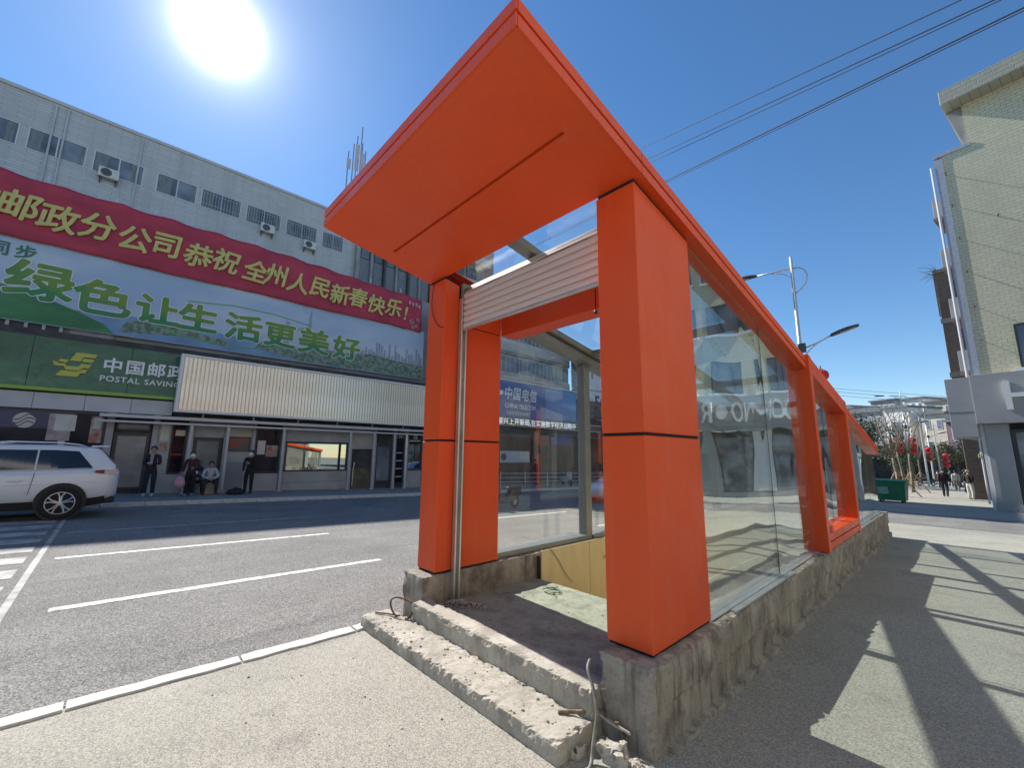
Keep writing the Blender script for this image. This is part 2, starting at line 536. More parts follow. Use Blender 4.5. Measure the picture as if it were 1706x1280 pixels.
stone_m = mat('kerb_stone', (.58, .57, .52), rough=.8, var=.16, vs=9, bump=.3, bs=60)
glass_r = glass_mat('wall_glass', (.97, .982, .970), wav=.03, wscale=.8, wstretch=(1, .9, .9), f0=.05, film=.03, power=1.6)
glass_c = glass_mat('left_wall_glass', (.97, .983, .975), wav=.004, wscale=.6, f0=.04, film=.04)
roof_glass = glass_mat('roof_glass', (.97, .985, .975), f0=.05, film=.04)
edge_glass = mat('glass_edge', (.20, .36, .31), rough=.2)
black = mat('black_rubber', (.02, .02, .02), rough=.7)
rust = mat('rusty_iron', (.16, .085, .05), rough=.85, var=.4, vs=30)
wire_g = mat('green_wire', (.16, .28, .14), rough=.5)
wire_k = mat('black_wire', (.025, .025, .028), rough=.6)
conduit_m = mat('grey_conduit', (.20, .195, .18), rough=.6, var=.25, vs=20)
rubble_m = mat('rubble', (.36, .335, .29), rough=.95, var=.35, vs=18)


# ---------------------------------------------------------------- ground
def gz(x, y):
    t = min(1, max(0, (-x - 2.9) / 5))
    s = .008 + .017 * t
    return -s * y if y <= 11 else -s * 11 - .0215 * (y - 11)


XL_ = [-420, -200, -110, -70, -50, -36, -28, -22, -17.5, -15.9, -14, -12, -10, -7.9, -6.2, -4.5, -2.9, -2.38, -1.4, -.50, 0, 1, 2, 4, 8, 16, 40, 110, 420]
YL_ = [-400, -160, -60, -30, -18, -12] + list(range(-9, 1, 1)) + [1.62, 2.5, 4, 6, 8, 10.4, 11, 12.5, 14.5, 16.5, 19, 22, 26, 30, 36, 44, 56, 72, 96, 130, 200, 420, 900]


def sheet(name, x0, x1, y0, y1, dz, m, hole=None, extra_x=(), parent=None):
    xs = sorted(set([x for x in XL_ if x0 < x < x1] + [x0, x1] + list(extra_x)))
    ys = sorted(set([y for y in YL_ if y0 < y < y1] + [y0, y1]))
    s = MB()
    for x in xs:
        for y in ys:
            s.v.append((x, y, gz(x, y) + dz))
    n = len(ys)
    for i in range(len(xs) - 1):
        for j in range(n - 1):
            if hole and hole[0] - .01 < xs[i] and xs[i + 1] < hole[1] + .01 and hole[2] - .01 < ys[j] and ys[j + 1] < hole[3] + .01:
                continue
            s.f.append((i * n + j, (i + 1) * n + j, (i + 1) * n + j + 1, i * n + j + 1)); s.m.append(0)
    o = s.build(name, m, parent)
    if parent is None:
        struct(o)
    return o


ground = sheet('ground', -420, 420, -400, 900, 0, pavement_m, hole=(-2.38, -.50, 1.62, 10.4))
road = sheet('road', -15.9, -2.9, -400, 420, .006, asphalt)
side_road = sheet('side_road', -2.9, 40, 14.5, 19, .006, asphalt)
farp = sheet('far_pavement', -28, -16.05, -160, 200, .12, far_pave)


def strip(name, x0, x1, y0, y1, dz, m, parent):
    return sheet(name, x0, x1, y0, y1, dz, m, parent=parent)


# painted lines
strip('lane_marking', -5.42, -5.28, -2.70, .98, .011, paint, road)
for a, b in ((-12.7, -9.0), (6.98, 10.6), (13, 16.6), (19, 22.6)):
    strip('lane_marking', -5.42, -5.28, a, b, .011, paint, road)
strip('centre_marking', -8.3, -8.16, -2.85, 1.2, .011, paint, road)
for a, b in ((5.2, 9.2), (12, 16), (19, 23), (26, 30)):
    strip('centre_marking', -8.3, -8.16, a, b, .011, paint, road)
strip('centre_marking', -11.1, -10.98, -2.9, 1.6, .011, old_paint, road)
# zebra crossing
strip('crossing_edge_line', -14.6, -3.2, -3.07, -3.0, .011, old_paint, road)
for i in range(12):
    x = -14.3 + i * .95
    strip('crossing_stripe', x, x + .52, -7.2, -3.16, .011, old_paint, road)
# flush edging stones between apron and road
y = -10.2
k = 0
lens = [1.32, 1.4, 1.18, 1.36, 1.28, 1.22, 1.0, .94, .52]
for L_ in lens:
    y2 = y + L_
    if y2 > -.33:
        y2 = -.33
    s = MB()
    w0, w1 = -2.955 + random.uniform(-.012, .012), -2.825 + random.uniform(-.006, .012)
    dzz = .017 + random.uniform(-.003, .004)
    n = 8
    pts = []
    for i in range(n + 1):
        yy = y + .006 + (y2 - y - .012) * i / n
        pts.append((w0 + random.uniform(-.009, .009), w1 + random.uniform(-.007, .007), yy))
    for (a, b, yy) in pts:
        g = gz(-2.9, yy)
        s.v += [(a, yy, g - .08), (a, yy, g + dzz), (b, yy, g + dzz), (b, yy, g - .08)]
    for i in range(n):
        o = i * 4
        for q in range(3):
            s.f.append((o + q, o + q + 1, o + 5 + q, o + 4 + q)); s.m.append(0)
    s.f += [(0, 1, 2, 3), (n * 4 + 3, n * 4 + 2, n * 4 + 1, n * 4)]; s.m += [0, 0]
    s.build('edging_stone', stone_m, road, bevel=.004)
    y = y2
# far kerb stones
kb = MB().box(-.075, .075, -.495, .495, -.25, 0).build('kerb_stone', stone_m, farp, bevel=.012)
kb_me = kb.data
kb.location = (-15.975, -12, gz(-16, -12) + .125)
for i in range(1, 60):
    yy = -12 + i
    add_mesh_obj('kerb_stone', kb_me, farp, (-15.975, yy, gz(-16, yy) + .125), (-.0243 if yy < 11 else -.0215, 0, 0))
# drain cover and small patches on road
cover = mat('iron_cover', (.11, .11, .11), rough=.6, metal=.5, var=.3, vs=40, bump=.5, bs=90)
MB().lathe([(0.001, .0), (.33, .0), (.33, .011), (.31, .013), (.001, .013)], (-4.1, 9.5, gz(-4.1, 9.5)), 24).build('manhole_cover', cover, road)

# ---------------------------------------------------------------- underpass entrance
YF, YB, YE, YJ = -1.127, .167, 10.77, .159
XR, XLm = -.008, -2.842
ZS = 1.847


def sf(y):
    return 3.763 - .184 * y


ent = thing('underpass_entrance', 'orange panelled underpass entrance with glass walls on a raw concrete base', 'entrance', (-1.43, 0, 0))


def slab(s, x0, x1, y0, y1, d0, d1, mi=0):
    """piece that follows the roof slope, d above the soffit line"""
    return s.prism([(y0, sf(y0) + d0), (y1, sf(y1) + d0), (y1, sf(y1) + d1), (y0, sf(y0) + d1)], 'x', x0, x1, mi)


# base walls
def edge_form(r, p):
    # lower band of formwork a little behind the ragged upper pour, with drip runs
    x, y, z = p
    if abs(x) < .001:
        lim = .23 + .05 * noise.noise(Vector((0, y * 1.3, 4))) + .018 * noise.noise(Vector((0, y * 17, 2)))
        if z < lim:
            r.x -= .016 + .004 * noise.noise(Vector((3, y * 24, z * 2)))
        else:
            r.x += .008 * noise.noise(Vector((y * 7, z * 9, 1)))
    return r


grid_block(-.384, 0, 0, 10.95, -.15, .473, (.03, .03, .02), chip=.022, amp=.005, seed=2, extra=edge_form, fq=1.8).build('base_wall', concrete, ent)
grid_block(-2.874, -2.49, 0, 10.95, -.35, .473, (.06, .06, .04), chip=.02, amp=.006, seed=11).build('base_wall', concrete, ent)
MB().box(-2.49, -.384, 10.6, 10.95, -.3, .45).build('base_end_wall', concrete, ent)
# cast toe of the right-hand base
grid_block(-.36, .035, .15, 10.9, -.15, .03, (.1, .07, .03), chip=.02, amp=.012, seed=31).build('base_toe', concrete, ent)
# two front steps and the landing behind them
grid_block(-2.93, -.36, -.426, -.098, -.1, .113, (.018, .018, .018), chip=.02, amp=.0035, seed=5, fq=2.6).build('lower_step', step_con, ent)
grid_block(-2.52, -.37, -.096, .10, -.05, .265, (.018, .02, .018), chip=.018, amp=.0025, seed=8, fq=2.6).build('upper_step', step_con, ent)
landing_m = concrete_mat('landing_cement', (.33, .355, .27), (.19, .205, .16), (.43, .45, .34), (.25, .265, .19))
grid_block(-2.50, -.37, .09, 1.62, -.05, .185, (.06, .05, .06), chip=0, amp=.004, seed=21).build('landing', landing_m, ent)
wall_back = mat('dark_backing', (.06, .055, .05), rough=.9)
# stairs going down, and cream lining panels each side
s = MB()
for i in range(17):
    s.box(-2.38, -.50, 1.62 + i * .3, 1.62 + (i + 1) * .3, -3.2, .185 - (i + 1) * .155)
s.build('stair_flight', step_con, ent)
MB().box(-2.6, -.3, 6.6, 10.6, -3.2, -2.5).build('passage_floor', step_con, ent)
MB().box(-2.488, -2.41, 1.66, 10.55, -3.1, .44).build('lining_backing', wall_back, ent)
MB().box(-.47, -.386, 1.66, 10.55, -3.1, .44).build('lining_backing', wall_back, ent)
for x0, x1 in ((-2.405, -2.381), (-.499, -.475)):
    for i in range(9):
        a = 1.64 + i * .985
        MB().box(x0, x1, a, a + .98, -3.1, .515).build('lining_panel', cream, ent, bevel=.004)

# columns: two stacked orange panels round a dark core, top cut to the roof slope
def column(x0, x1, y0, y1, zt=None, zs=ZS):
    top = lambda yy: (sf(yy) - .035 if zt is None else zt)
    low = MB().box(x0, x1, y0, y1, .492, zs - .011)
    low.build('column_panel', orange, ent, bevel=.004)
    upm = MB().prism([(y0, zs + .011), (y1, zs + .011), (y1, top(y1)), (y0, top(y0))], 'x', x0, x1)
    upm.build('column_panel', orange, ent, bevel=.004)
    MB().prism([(y0 + .012, .474), (y1 - .012, .474), (y1 - .012, top(y1) + .03), (y0 + .012, top(y0) + .03)], 'x', x0 + .012, x1 - .012).build('column_core', dark_gap, ent)


column(-.408, -.074, .142, 1.007)
column(-2.831, -2.497, .142, .345)
column(-2.831, -2.497, .43, 1.007, zt=3.185)
# upper continuation of the left rear column beside the shutter, and lintel across the portal
MB().prism([(.43, 3.197), (1.007, 3.197), (1.007, sf(1.007) - .03), (.43, sf(.43) - .03)], 'x', -2.831, -2.497).build('column_head_panel', orange, ent, bevel=.004)
MB().prism([(1.007, 3.18), (1.26, 3.18), (1.26, sf(1.26) - .05), (1.007, sf(1.007) - .05)], 'x', -2.495, -.41).build('lintel', orange, ent, bevel=.004)
MB().box(-2.82, -2.50, .36, .428, .474, 3.66).build('column_slot', dark_gap, ent)
# shutter guide rails
for x0, x1 in ((-2.497, -2.435), (-.47, -.41)):
    s = MB()
    s.box(x0, x1, .345, .362, .19, 3.5); s.box(x0, x1, .408, .425, .19, 3.5)
    s.box(x0 if x0 < -1 else x1 - .012, x0 + .012 if x0 < -1 else x1, .362, .408, .19, 3.5)
    s.build('guide_rail', alu, ent, bevel=.002)
# roller shutter: slats partly down and the rolled part above
sh_x0, sh_x1 = -2.44, -.465
for i in range(6):
    z0 = 3.135 + i * .072
    prof = [(.372, z0 + .004), (.380, z0), (.398, z0 + .001), (.398, z0 + .068), (.380, z0 + .069), (.370, z0 + .060), (.366, z0 + .034)]
    MB().prism(prof, 'x', sh_x0, sh_x1).build('shutter_slat', slat_m, ent)
MB().box(sh_x0, sh_x1, .366, .404, 3.112, 3.133).build('shutter_bottom_bar', alu, ent, bevel=.003)
s = MB()
prof = []
for i in range(22):
    t = 2 * math.pi * i / 22
    r = .098 + .004 * (i % 2)
    prof.append((.47 + r * math.cos(t), 3.575 + r * math.sin(t)))
s.prism(prof, 'x', sh_x0 + .02, sh_x1 - .02)
s.build('shutter_roll', roll_m, ent)
MB().box(-2.492, -2.45, .36, .59, 3.46, 3.69).build('shutter_bracket', steel, ent, bevel=.004)
MB().box(-.455, -.412, .36, .59, 3.46, 3.68).build('shutter_bracket', steel, ent, bevel=.004)
MB().tube([(-.99, .93, 3.60), (-.99, .93, 3.14)], .006, 6).tube([(-.99, .93, 3.14), (-.99, .93, 3.115), (-.99, .93, 3.10)], [.008, .02, .016], 8).build('pull_cord', wire_k, ent)

# canopy: soffit panels with a recessed slot, top skin, fascias with a groove
s = MB(); slab(s, XLm + .014, XR - .014, YF + .014, -.475, 0.002, .02); s.build('soffit_panel', orange, ent)
s = MB(); slab(s, XLm + .014, XR - .014, -.445, YB, 0.002, .02); s.build('soffit_panel', orange, ent)
for x0, x1 in ((XLm + .014, -2.6), (-.24, XR - .014)):
    s = MB(); slab(s, x0, x1, -.475, -.445, 0.002, .02); s.build('soffit_strip', orange, ent)
s = MB(); slab(s, -2.6, -.24, -.49, -.43, .03, .045); s.build('slot_back', orange, ent)
s = MB(); slab(s, XLm + .02, XR - .02, YF + .02, YB - .002, .05, .165); s.build('canopy_core', dark_gap, ent)
s = MB(); slab(s, XLm + .004, XR - .004, YF + .004, YB, .166, .178); s.build('canopy_top_sheet', orange, ent)
for nm, d0, d1 in (('lower_fascia', 0, .078), ('upper_fascia', .102, .182)):
    s = MB(); slab(s, XLm, XR, YF, YF + .013, d0, d1); s.build('front_' + nm, orange, ent, bevel=.002)
s = MB(); slab(s, XLm + .012, XR - .012, YF + .012, YF + .02, .07, .11); s.build('front_groove', orange, ent)
# side fascias in lengths, with joints
joints = [YF + .014, YJ, 2.90, 4.515]
joints2 = [7.005, 8.9, YE]
for side in (0, 1):
    for seq in (joints, joints2):
        for a, b in zip(seq[:-1], seq[1:]):
            for nm, d0, d1 in (('lower_fascia', 0, .078), ('upper_fascia', .102, .182)):
                s = MB()
                if side:
                    slab(s, XR - .013, XR, a + .003, b - .003, d0, d1)
                else:
                    slab(s, XLm, XLm + .013, a + .003, b - .003, d0, d1)
                s.build('side_' + nm, orange, ent, bevel=.0015)
            s = MB()
            if side:
                slab(s, XR - .03, XR - .014, a, b, .06, .12)
            else:
                slab(s, XLm + .014, XLm + .03, a, b, .06, .12)
            s.build('side_groove', orange, ent)
            if a > YF + .1:
                # underside and top return of the edge beam
                s = MB()
                if side:
                    slab(s, -.20, XR - .0135, a + .003, b - .003, 0.001, .014); slab(s, -.25, XR - .0135, a + .003, b - .003, .168, .18)
                else:
                    slab(s, XLm + .0135, -2.64, a + .003, b - .003, 0.001, .014); slab(s, XLm + .0135, -2.60, a + .003, b - .003, .168, .18)
                s.build('edge_beam_casing', orange, ent)
# portal frame half way along: two posts and a sill each side, head panel between
for side in (0, 1):
    x0, x1 = ((-.165, .032) if side else (-2.882, -2.685))
    for a, b in ((4.52, 4.66), (6.86, 7.0)):
        MB().prism([(a, .476), (b, .476), (b, sf(b) + .205), (a, sf(a) + .205)], 'x', x0, x1).build('portal_post', orange, ent, bevel=.004)
    for z0, z1 in ((.50, .588), (.604, .70)):
        MB().box(x0 + .004, x1 - .004, 4.662, 6.858, z0, z1).build('portal_sill', orange, ent, bevel=.003)
    MB().box(x0 + .014, x1 - .018, 4.662, 6.858, .585, .61).build('sill_groove', dark_gap, ent)
    s = MB(); slab(s, x0 + .004, x1 - .006, 4.662, 6.858, -.03, .20); s.build('head_panel', orange, ent, bevel=.003)
# end fascia
for nm, d0, d1 in (('lower_fascia', 0, .078), ('upper_fascia', .102, .182)):
    s = MB(); slab(s, XLm + .015, XR - .015, YE - .016, YE - .003, d0, d1); s.build('end_' + nm, orange, ent)
# steel: long beams, cross beams, posts, sills
POSTS = [2.93, 4.95, 6.4, 7.9, 9.35, 10.62]
s = MB(); slab(s, -2.74, -2.50, 1.262, 10.7, -.10, .0); s.build('side_beam', steel, ent, bevel=.004)
s = MB(); slab(s, -2.66, -2.44, 1.262, 10.7, .016, .10); s.build('roof_beam', steel, ent, bevel=.004)
s = MB(); slab(s, -.40, -.20, 1.262, 10.7, .016, .10); s.build('roof_beam', steel, ent, bevel=.004)
s = MB(); slab(s, -1.50, -1.36, YB, 10.7, .015, .10); s.build('roof_beam', steel, ent, bevel=.004)
for i, yy in enumerate(POSTS):
    for xa, xb in ((-2.44, -1.5), (-1.36, -.40)):
        s = MB(); slab(s, xa + .002, xb - .002, yy - .05, yy + .05, .02, .098); s.build('cross_beam', steel, ent, bevel=.003)
    MB().prism([(yy - .07, .474), (yy + .07, .474), (yy + .07, sf(yy + .07) - .101), (yy - .07, sf(yy - .07) - .101)], 'x', -2.745, -2.60).build('post', steel, ent, bevel=.004)
MB().box(-2.76, -2.58, 1.01, 2.858, .474, .535).build('window_sill', steel, ent, bevel=.004)
for a, b in zip(POSTS[:-1], POSTS[1:]):
    MB().box(-2.76, -2.58, a + .072, b - .072, .474, .535).build('window_sill', steel, ent, bevel=.004)
# glass: left wall, right wall, roof, end
def pane(x, a, b, m, z0=.53, topd=-.10):
    MB().prism([(a, z0), (b, z0), (b, sf(b) + topd), (a, sf(a) + topd)], 'x', x - .006, x + .006).build('glass_pane', m, ent)


lp = [1.012] + POSTS
for i, (a, b) in enumerate(zip(lp[:-1], lp[1:])):
    pane(-2.68, a + (.072 if i else .0), b - .072, glass_c, .535, -.10)
for a, b in ((1.012, 2.893), (2.907, 4.515), (4.665, 5.79), (5.804, 6.855), (7.005, 8.3), (8.314, 9.55), (9.564, 10.7)):
    z0 = .71 if 4.6 < a < 6.8 else .485
    pane(-.12, a, b, glass_r, z0, 0.0 if z0 < .6 else -.03)
for yy in (2.90, 5.797, 8.307, 9.557):
    z0 = .71 if 5 < yy < 6.8 else .485
    MB().box(-.127, -.113, yy - .0065, yy + .0065, z0, sf(yy) - .02).build('glass_joint', edge_glass if yy > 8 else black, ent)
MB().box(-.165, -.075, 1.012, 4.515, .474, .484).build('glass_shoe', alu, ent)
MB().box(-.165, -.075, 7.005, 10.72, .474, .484).build('glass_shoe', alu, ent)
MB().box(-.06, -.012, 1.35, 3.1, .474, .489).build('flashing_strip', alu, ent)
MB().box(-.06, -.012, 7.3, 8.7, .474, .489).build('flashing_strip', alu, ent)
MB().prism([(-2.66, .48), (-.2, .48), (-.2, sf(10.7) - .02), (-2.66, sf(10.7) - .02)], 'y', 10.708, 10.72).build('glass_pane', glass_r, ent)
rb = [YB + .01, 1.26] + POSTS
for a, b in zip(rb[:-1], rb[1:]):
    for x0, x1 in ((-2.6, -1.44), (-1.42, -.26)):
        s = MB(); slab(s, x0, x1, a + .004, b - .004, .104, .116); s.build('roof_glass_pane', roof_glass, ent)

# ---------------------------------------------------------------- loose things round the entrance
rng = random.Random(3)


def stone(s, c, r):
    n = 6
    pr = []
    for i in range(3):
        pr.append((r * (.55, 1, .6)[i] * rng.uniform(.8, 1.2), r * (.0, .45, .9)[i]))
    vs = []
    for (rr, h) in pr:
        for k in range(n):
            t = 2 * math.pi * k / n
            vs.append((c[0] + rr * math.cos(t) * rng.uniform(.7, 1.2), c[1] + rr * math.sin(t) * rng.uniform(.7, 1.2), c[2] + h))
    fs = [tuple(range(n - 1, -1, -1)), tuple(range(2 * n, 3 * n))]
    for i in range(2):
        for k in range(n):
            fs.append((i * n + k, i * n + (k + 1) % n, (i + 1) * n + (k + 1) % n, (i + 1) * n + k))
    s.add(vs, fs)


s = MB()
for i in range(420):
    a = rng.gauss(0, 1); b = rng.gauss(0, 1)
    x = -2.32 + a * .10 + b * .02; yy = .36 + b * .07 + a * .05
    if x < -2.48:
        continue
    d = math.hypot(a, b)
    stone(s, (x, yy, .183 + max(0, .05 - .022 * d)), rng.uniform(.006, .014))
tag(s.build('gravel', rubble_m), 'small heap of dark gravel round the foot of the shutter rail', 'gravel', kind='stuff')
s = MB()
for i in range(430):
    zone = rng.random()
    if zone < .35:
        x, yy = rng.uniform(-2.85, -.4), rng.uniform(-.42, -.11); z = .112
    elif zone < .55:
        x, yy = rng.uniform(-2.4, -.4), rng.uniform(.2, 1.55); z = .185
    elif zone < .7:
        x, yy = rng.uniform(-.65, -.40), rng.uniform(.12, .40); z = .185
    else:
        x, yy = rng.uniform(-3.0, 1.2), rng.uniform(-2.0, -.45); z = gz(x, yy)
    stone(s, (x, yy, z - .001), rng.choice((.004, .005, .006, .008, .012)) * rng.uniform(.7, 1.2))
tag(s.build('concrete_crumbs', rubble_m), 'scattered crumbs of broken concrete on the steps and apron', 'rubble', kind='stuff')

for (cx, cy, cz, w, d, h, sd_, lab) in ((-.27, -.20, -.02, .17, .14, .10, 3, 'jagged lump of broken concrete at the foot of the base corner'), (-.44, -.33, -.02, .12, .10, .075, 9, 'smaller chunk of broken concrete beside the end of the lower step'), (-.13, -.16, -.02, .10, .08, .06, 14, 'flat chip of concrete lying in front of the base corner')):
    o = grid_block(cx, cx + w, cy, cy + d, cz, cz + h, (.02, .02, .02), chip=.05, amp=.012, seed=sd_, fq=2.2).build('concrete_chunk', step_con)
    tag(o, lab, 'rubble')


def cable(name, pts, r, m, label, cat, n=8, group=None):
    """smooth tube through points (Catmull-Rom)"""
    P = [Vector(p) for p in pts]
    P = [P[0] * 2 - P[1]] + P + [P[-1] * 2 - P[-2]]
    out = []
    for i in range(1, len(P) - 2):
        for k in range(6):
            t = k / 6
            a, b, c, d = P[i - 1], P[i], P[i + 1], P[i + 2]
            out.append(.5 * ((2 * b) + (c - a) * t + (2 * a - 5 * b + 4 * c - d) * t * t + (3 * b - a - 3 * c + d) * t ** 3))
    out.append(P[-2])
    o = MB().tube(out, r, n).build(name, m, smooth=True)
    return tag(o, label, cat, group)


cable('rebar_loop', [(-2.62, -.16, .09), (-2.70, -.20, .16), (-2.74, -.20, .24), (-2.70, -.16, .275), (-2.60, -.10, .26), (-2.52, -.06, .22), (-2.50, -.10, .15), (-2.52, -.17, .10)], .009, rust, 'rusty bent reinforcing bar loop sticking out beside the kerb end of the steps', 'rebar')
cable('rebar_rod', [(-2.86, -.30, .125), (-2.72, -.22, .128), (-2.60, -.17, .132)], .008, rust, 'short rusty rod lying flat on the lower step', 'rebar')
cable('flexible_conduit', [(-.425, -.03, .41), (-.40, -.085, .38), (-.33, -.125, .30), (-.285, -.16, .20), (-.27, -.22, .08), (-.25, -.27, .012), (-.22, -.36, .016)], .0105, conduit_m, 'grey flexible conduit hanging down the front of the base corner', 'conduit', 10)
rod_m = mat('pale_rod', (.36, .32, .27), rough=.6, var=.25, vs=30)
cable('metal_rod', [(-.365, -.035, .135), (-.30, -.05, .128), (-.22, -.035, .112), (-.15, -.02, .10)], .010, rod_m, 'thin pale metal rod poking out at the foot of the base corner', 'rod')
cable('timber_batten', [(-.55, -.20, .125), (-.42, -.09, .135)], .012, mat('old_timber', (.22, .16, .11), rough=.9, var=.3, vs=30), 'short dark batten lying at the end of the lower step', 'timber', 6)
s = MB()
s.tube([(-.31, -.03, .13), (-.33, -.045, .155), (-.36, -.05, .162)], .007, 6); s.tube([(-.24, -.03, .115), (-.23, -.05, .14), (-.205, -.05, .145)], .008, 6); s.tube([(-.20, -.025, .09), (-.16, -.04, .075)], .007, 6)
tag(s.build('cut_bar_ends', rust), 'cluster of cut rusty bar ends at the base corner', 'rebar')
pts = []
for i in range(40):
    t = i / 39 * 2 * math.pi * 2.6
    pts.append((-1.97 + .10 * math.cos(t) + .01 * math.sin(3 * t), 1.36 + .085 * math.sin(t), .194 + i * .0004 + .006 * math.sin(2.3 * t)))
o = MB().tube(pts, .0045, 6).build('wire_coil', wire_g, smooth=True); tag(o, 'loose coil of green wire lying on the landing', 'wire')
cable('loose_wire', [(-2.48, 1.72, .50), (-2.44, 1.70, .58), (-2.37, 1.76, .54), (-2.362, 1.92, .38), (-2.366, 2.06, .20), (-2.35, 2.2, .05)], .0045, wire_g, 'thin green wire looping over the top of the cream lining panel', 'wire')
cable('loose_wire', [(-2.58, 3.2, .55), (-2.46, 3.2, .57), (-2.37, 3.15, .48), (-2.362, 3.05, .33), (-2.366, 2.93, .24)], .0045, wire_k, 'thin dark wire dangling down the cream panel by the steel post', 'wire')
cable('loose_wire', [(-2.72, .132, 3.70), (-2.75, .13, 3.56), (-2.74, .128, 3.38), (-2.66, .13, 3.22), (-2.56, .135, 3.13), (-2.49, .14, 3.12)], .004, wire_k, 'thin dark wire hanging in a curve on the head of the far orange column', 'wire')

# ---------------------------------------------------------------- the far side of the street
XN = -19.5


def P(y, z, X):
    """a place measured on the shop-front plane carried to the plane X behind or before it"""
    k = (CAM.x - X) / (CAM.x - XN)
    return CAM.y + (y - CAM.y) * k, CAM.z + (z - CAM.z) * k


white_tile = tile_mat('white_wall_tiles', (.56, .57, .57), (.50, .51, .51), (.27, .28, .28), 1.3, .175, 'x', stain=(.37, .37, .36))
wall_grey = mat('grey_render', (.30, .30, .30), rough=.85, var=.18, vs=.8, bump=.2, bs=20)
wall_pale = mat('pale_cladding', (.50, .51, .53), rough=.5, var=.07, vs=1.2)
wall_dark = mat('dark_recess', (.06, .062, .065), rough=.8, var=.3, vs=2)
frame_w = mat('white_window_frame', (.62, .64, .65), rough=.45)
frame_k = mat('dark_frame', (.035, .035, .04), rough=.4)
pane_m = mat('window_glass', (.135, .16, .185), rough=.08, spec=.6, var=.3, vs=.9)
pane_l = mat('window_glass_light', (.21, .24, .27), rough=.1, spec=.6, var=.3, vs=.7)
curtain = mat('curtain', (.19, .21, .23), rough=.8, var=.25, vs=3, stretch=(1, 8, .6))
bar_m = mat('window_bars', (.46, .48, .5), rough=.5, metal=.3)
ac_white = mat('ac_casing', (.62, .61, .57), rough=.5, var=.12, vs=6)
ac_dark = mat('ac_grille', (.09, .09, .09), rough=.6)

XU, XB = -35.6, -23.84
post = thing('office_building', 'long white tiled office block with barred windows behind the red banner', 'building', (-38, 0, gz(-38, 0)))
# upper storey set back behind the boards
y0, zt = P(-34, 13.97, XU); y1, _ = P(5.75, 13.97, XU); _, zlo = P(0, 8.0, XU)
MB().box(XU - 8, XU, y0, y1, zlo - 8, zt).build('wall', white_tile, post)
MB().box(XU - 8.1, XU + .12, y0 - .1, y1 + .002, zt, zt + .22).build('parapet_cap', wall_pale, post)
# low podium carrying the boards
py0, pz = P(-34, 10.6, XB - .35); py1, _ = P(10.35, 0, XB - .35)
MB().box(XU - 7.9, XB - .35, py0, py1, -1, pz).build('podium', wall_grey, post)
# window row
wins = [(-7.55, -6.1, 0), (-5.83, -4.46, 0), (-4.21, -2.87, 0), (-2.40, -1.17, 0), (-.95, .42, 1), (.70, 2.04, 1), (2.34, 3.68, 1), (4.0, 5.0, 1)]
for (a, b, bars) in wins:
    ya, z1 = P(a, 12.72, XU); yb, z0 = P(b, 11.95, XU)
    w = MB()
    w.box(XU - .18, XU + .03, ya, yb, z0 - .06, z0); w.box(XU - .18, XU + .03, ya, yb, z1, z1 + .06)
    w.box(XU - .18, XU + .03, ya - .06, ya, z0 - .06, z1 + .06); w.box(XU - .18, XU + .03, yb, yb + .06, z0 - .06, z1 + .06)
    fr = w.build('window', frame_w, post)
    ymid = (ya + yb) / 2
    MB().box(XU + .002, XU + .012, ya, ymid - .01, z0, z1).build('pane', pane_m, fr)
    MB().box(XU + .002, XU + .012, ymid + .01, yb, z0, z1).build('pane', pane_m if int(a * 10) % 2 else pane_l, fr)
    ym = (ya + yb) / 2
    MB().box(XU + .013, XU + .05, ym - .035, ym + .035, z0, z1).build('mullion', frame_w, fr)
    cw = random.Random(int(a * 100))
    for ca, cb in ((ya + .04, ya + cw.uniform(.25, .9)), (yb - cw.uniform(.2, .8), yb - .06)):
        MB().prism([(ca, z1 - .03), (cb, z1 - .03), (cb - .07, z0 + .5), (cb - .04, z0 + .03), (ca, z0 + .03), (ca + .02, z0 + .5)], 'x', XU + .0125, XU + .016).build('curtain', curtain, fr)
    if bars:
        n = 13
        for i in range(n):
            yy = ya + (yb - ya) * (i + .5) / n
            MB().box(XU + .10, XU + .125, yy - .012, yy + .012, z0 - .03, z1 + .03).build('bar', bar_m, fr)
        for zz in (z0 + .25, z1 - .25):
            MB().box(XU + .09, XU + .10, ya, yb, zz - .015, zz + .015).build('bar', bar_m, fr)
# wing with tall windows between pilasters, right of the tiled front
XW = XU + .5
ya, zt2 = P(5.75, 15.0, XW); yb, z0 = P(10.6, 9.6, XW)
MB().box(XU - 7.95, XW, ya + .02, yb, -1, zt2).build('wing', wall_grey, post)
for i in range(6):
    a = 5.98 + i * .74
    wa, z1 = P(a, 12.75 - .04 * i, XW); wb, zz0 = P(a + .50, 12.0, XW); _, zp = P(a, 10.3, XW)
    fr = MB().box(XW, XW + .05, wa, wb, zz0, z1).build('window', frame_k, post)
    MB().box(XW + .05, XW + .056, wa + .06, wb - .06, zz0 + .06, z1 - .06).build('pane', pane_m, fr)
    MB().box(XW, XW + .06, wa, wb, zp, zz0 - .03).build('spandrel_panel', curtain, post)
    MB().box(XW, XW + .30, wb + .04, wb + .22, zp, z1 + .3).build('pilaster', wall_dark if i % 2 else wall_grey, post)
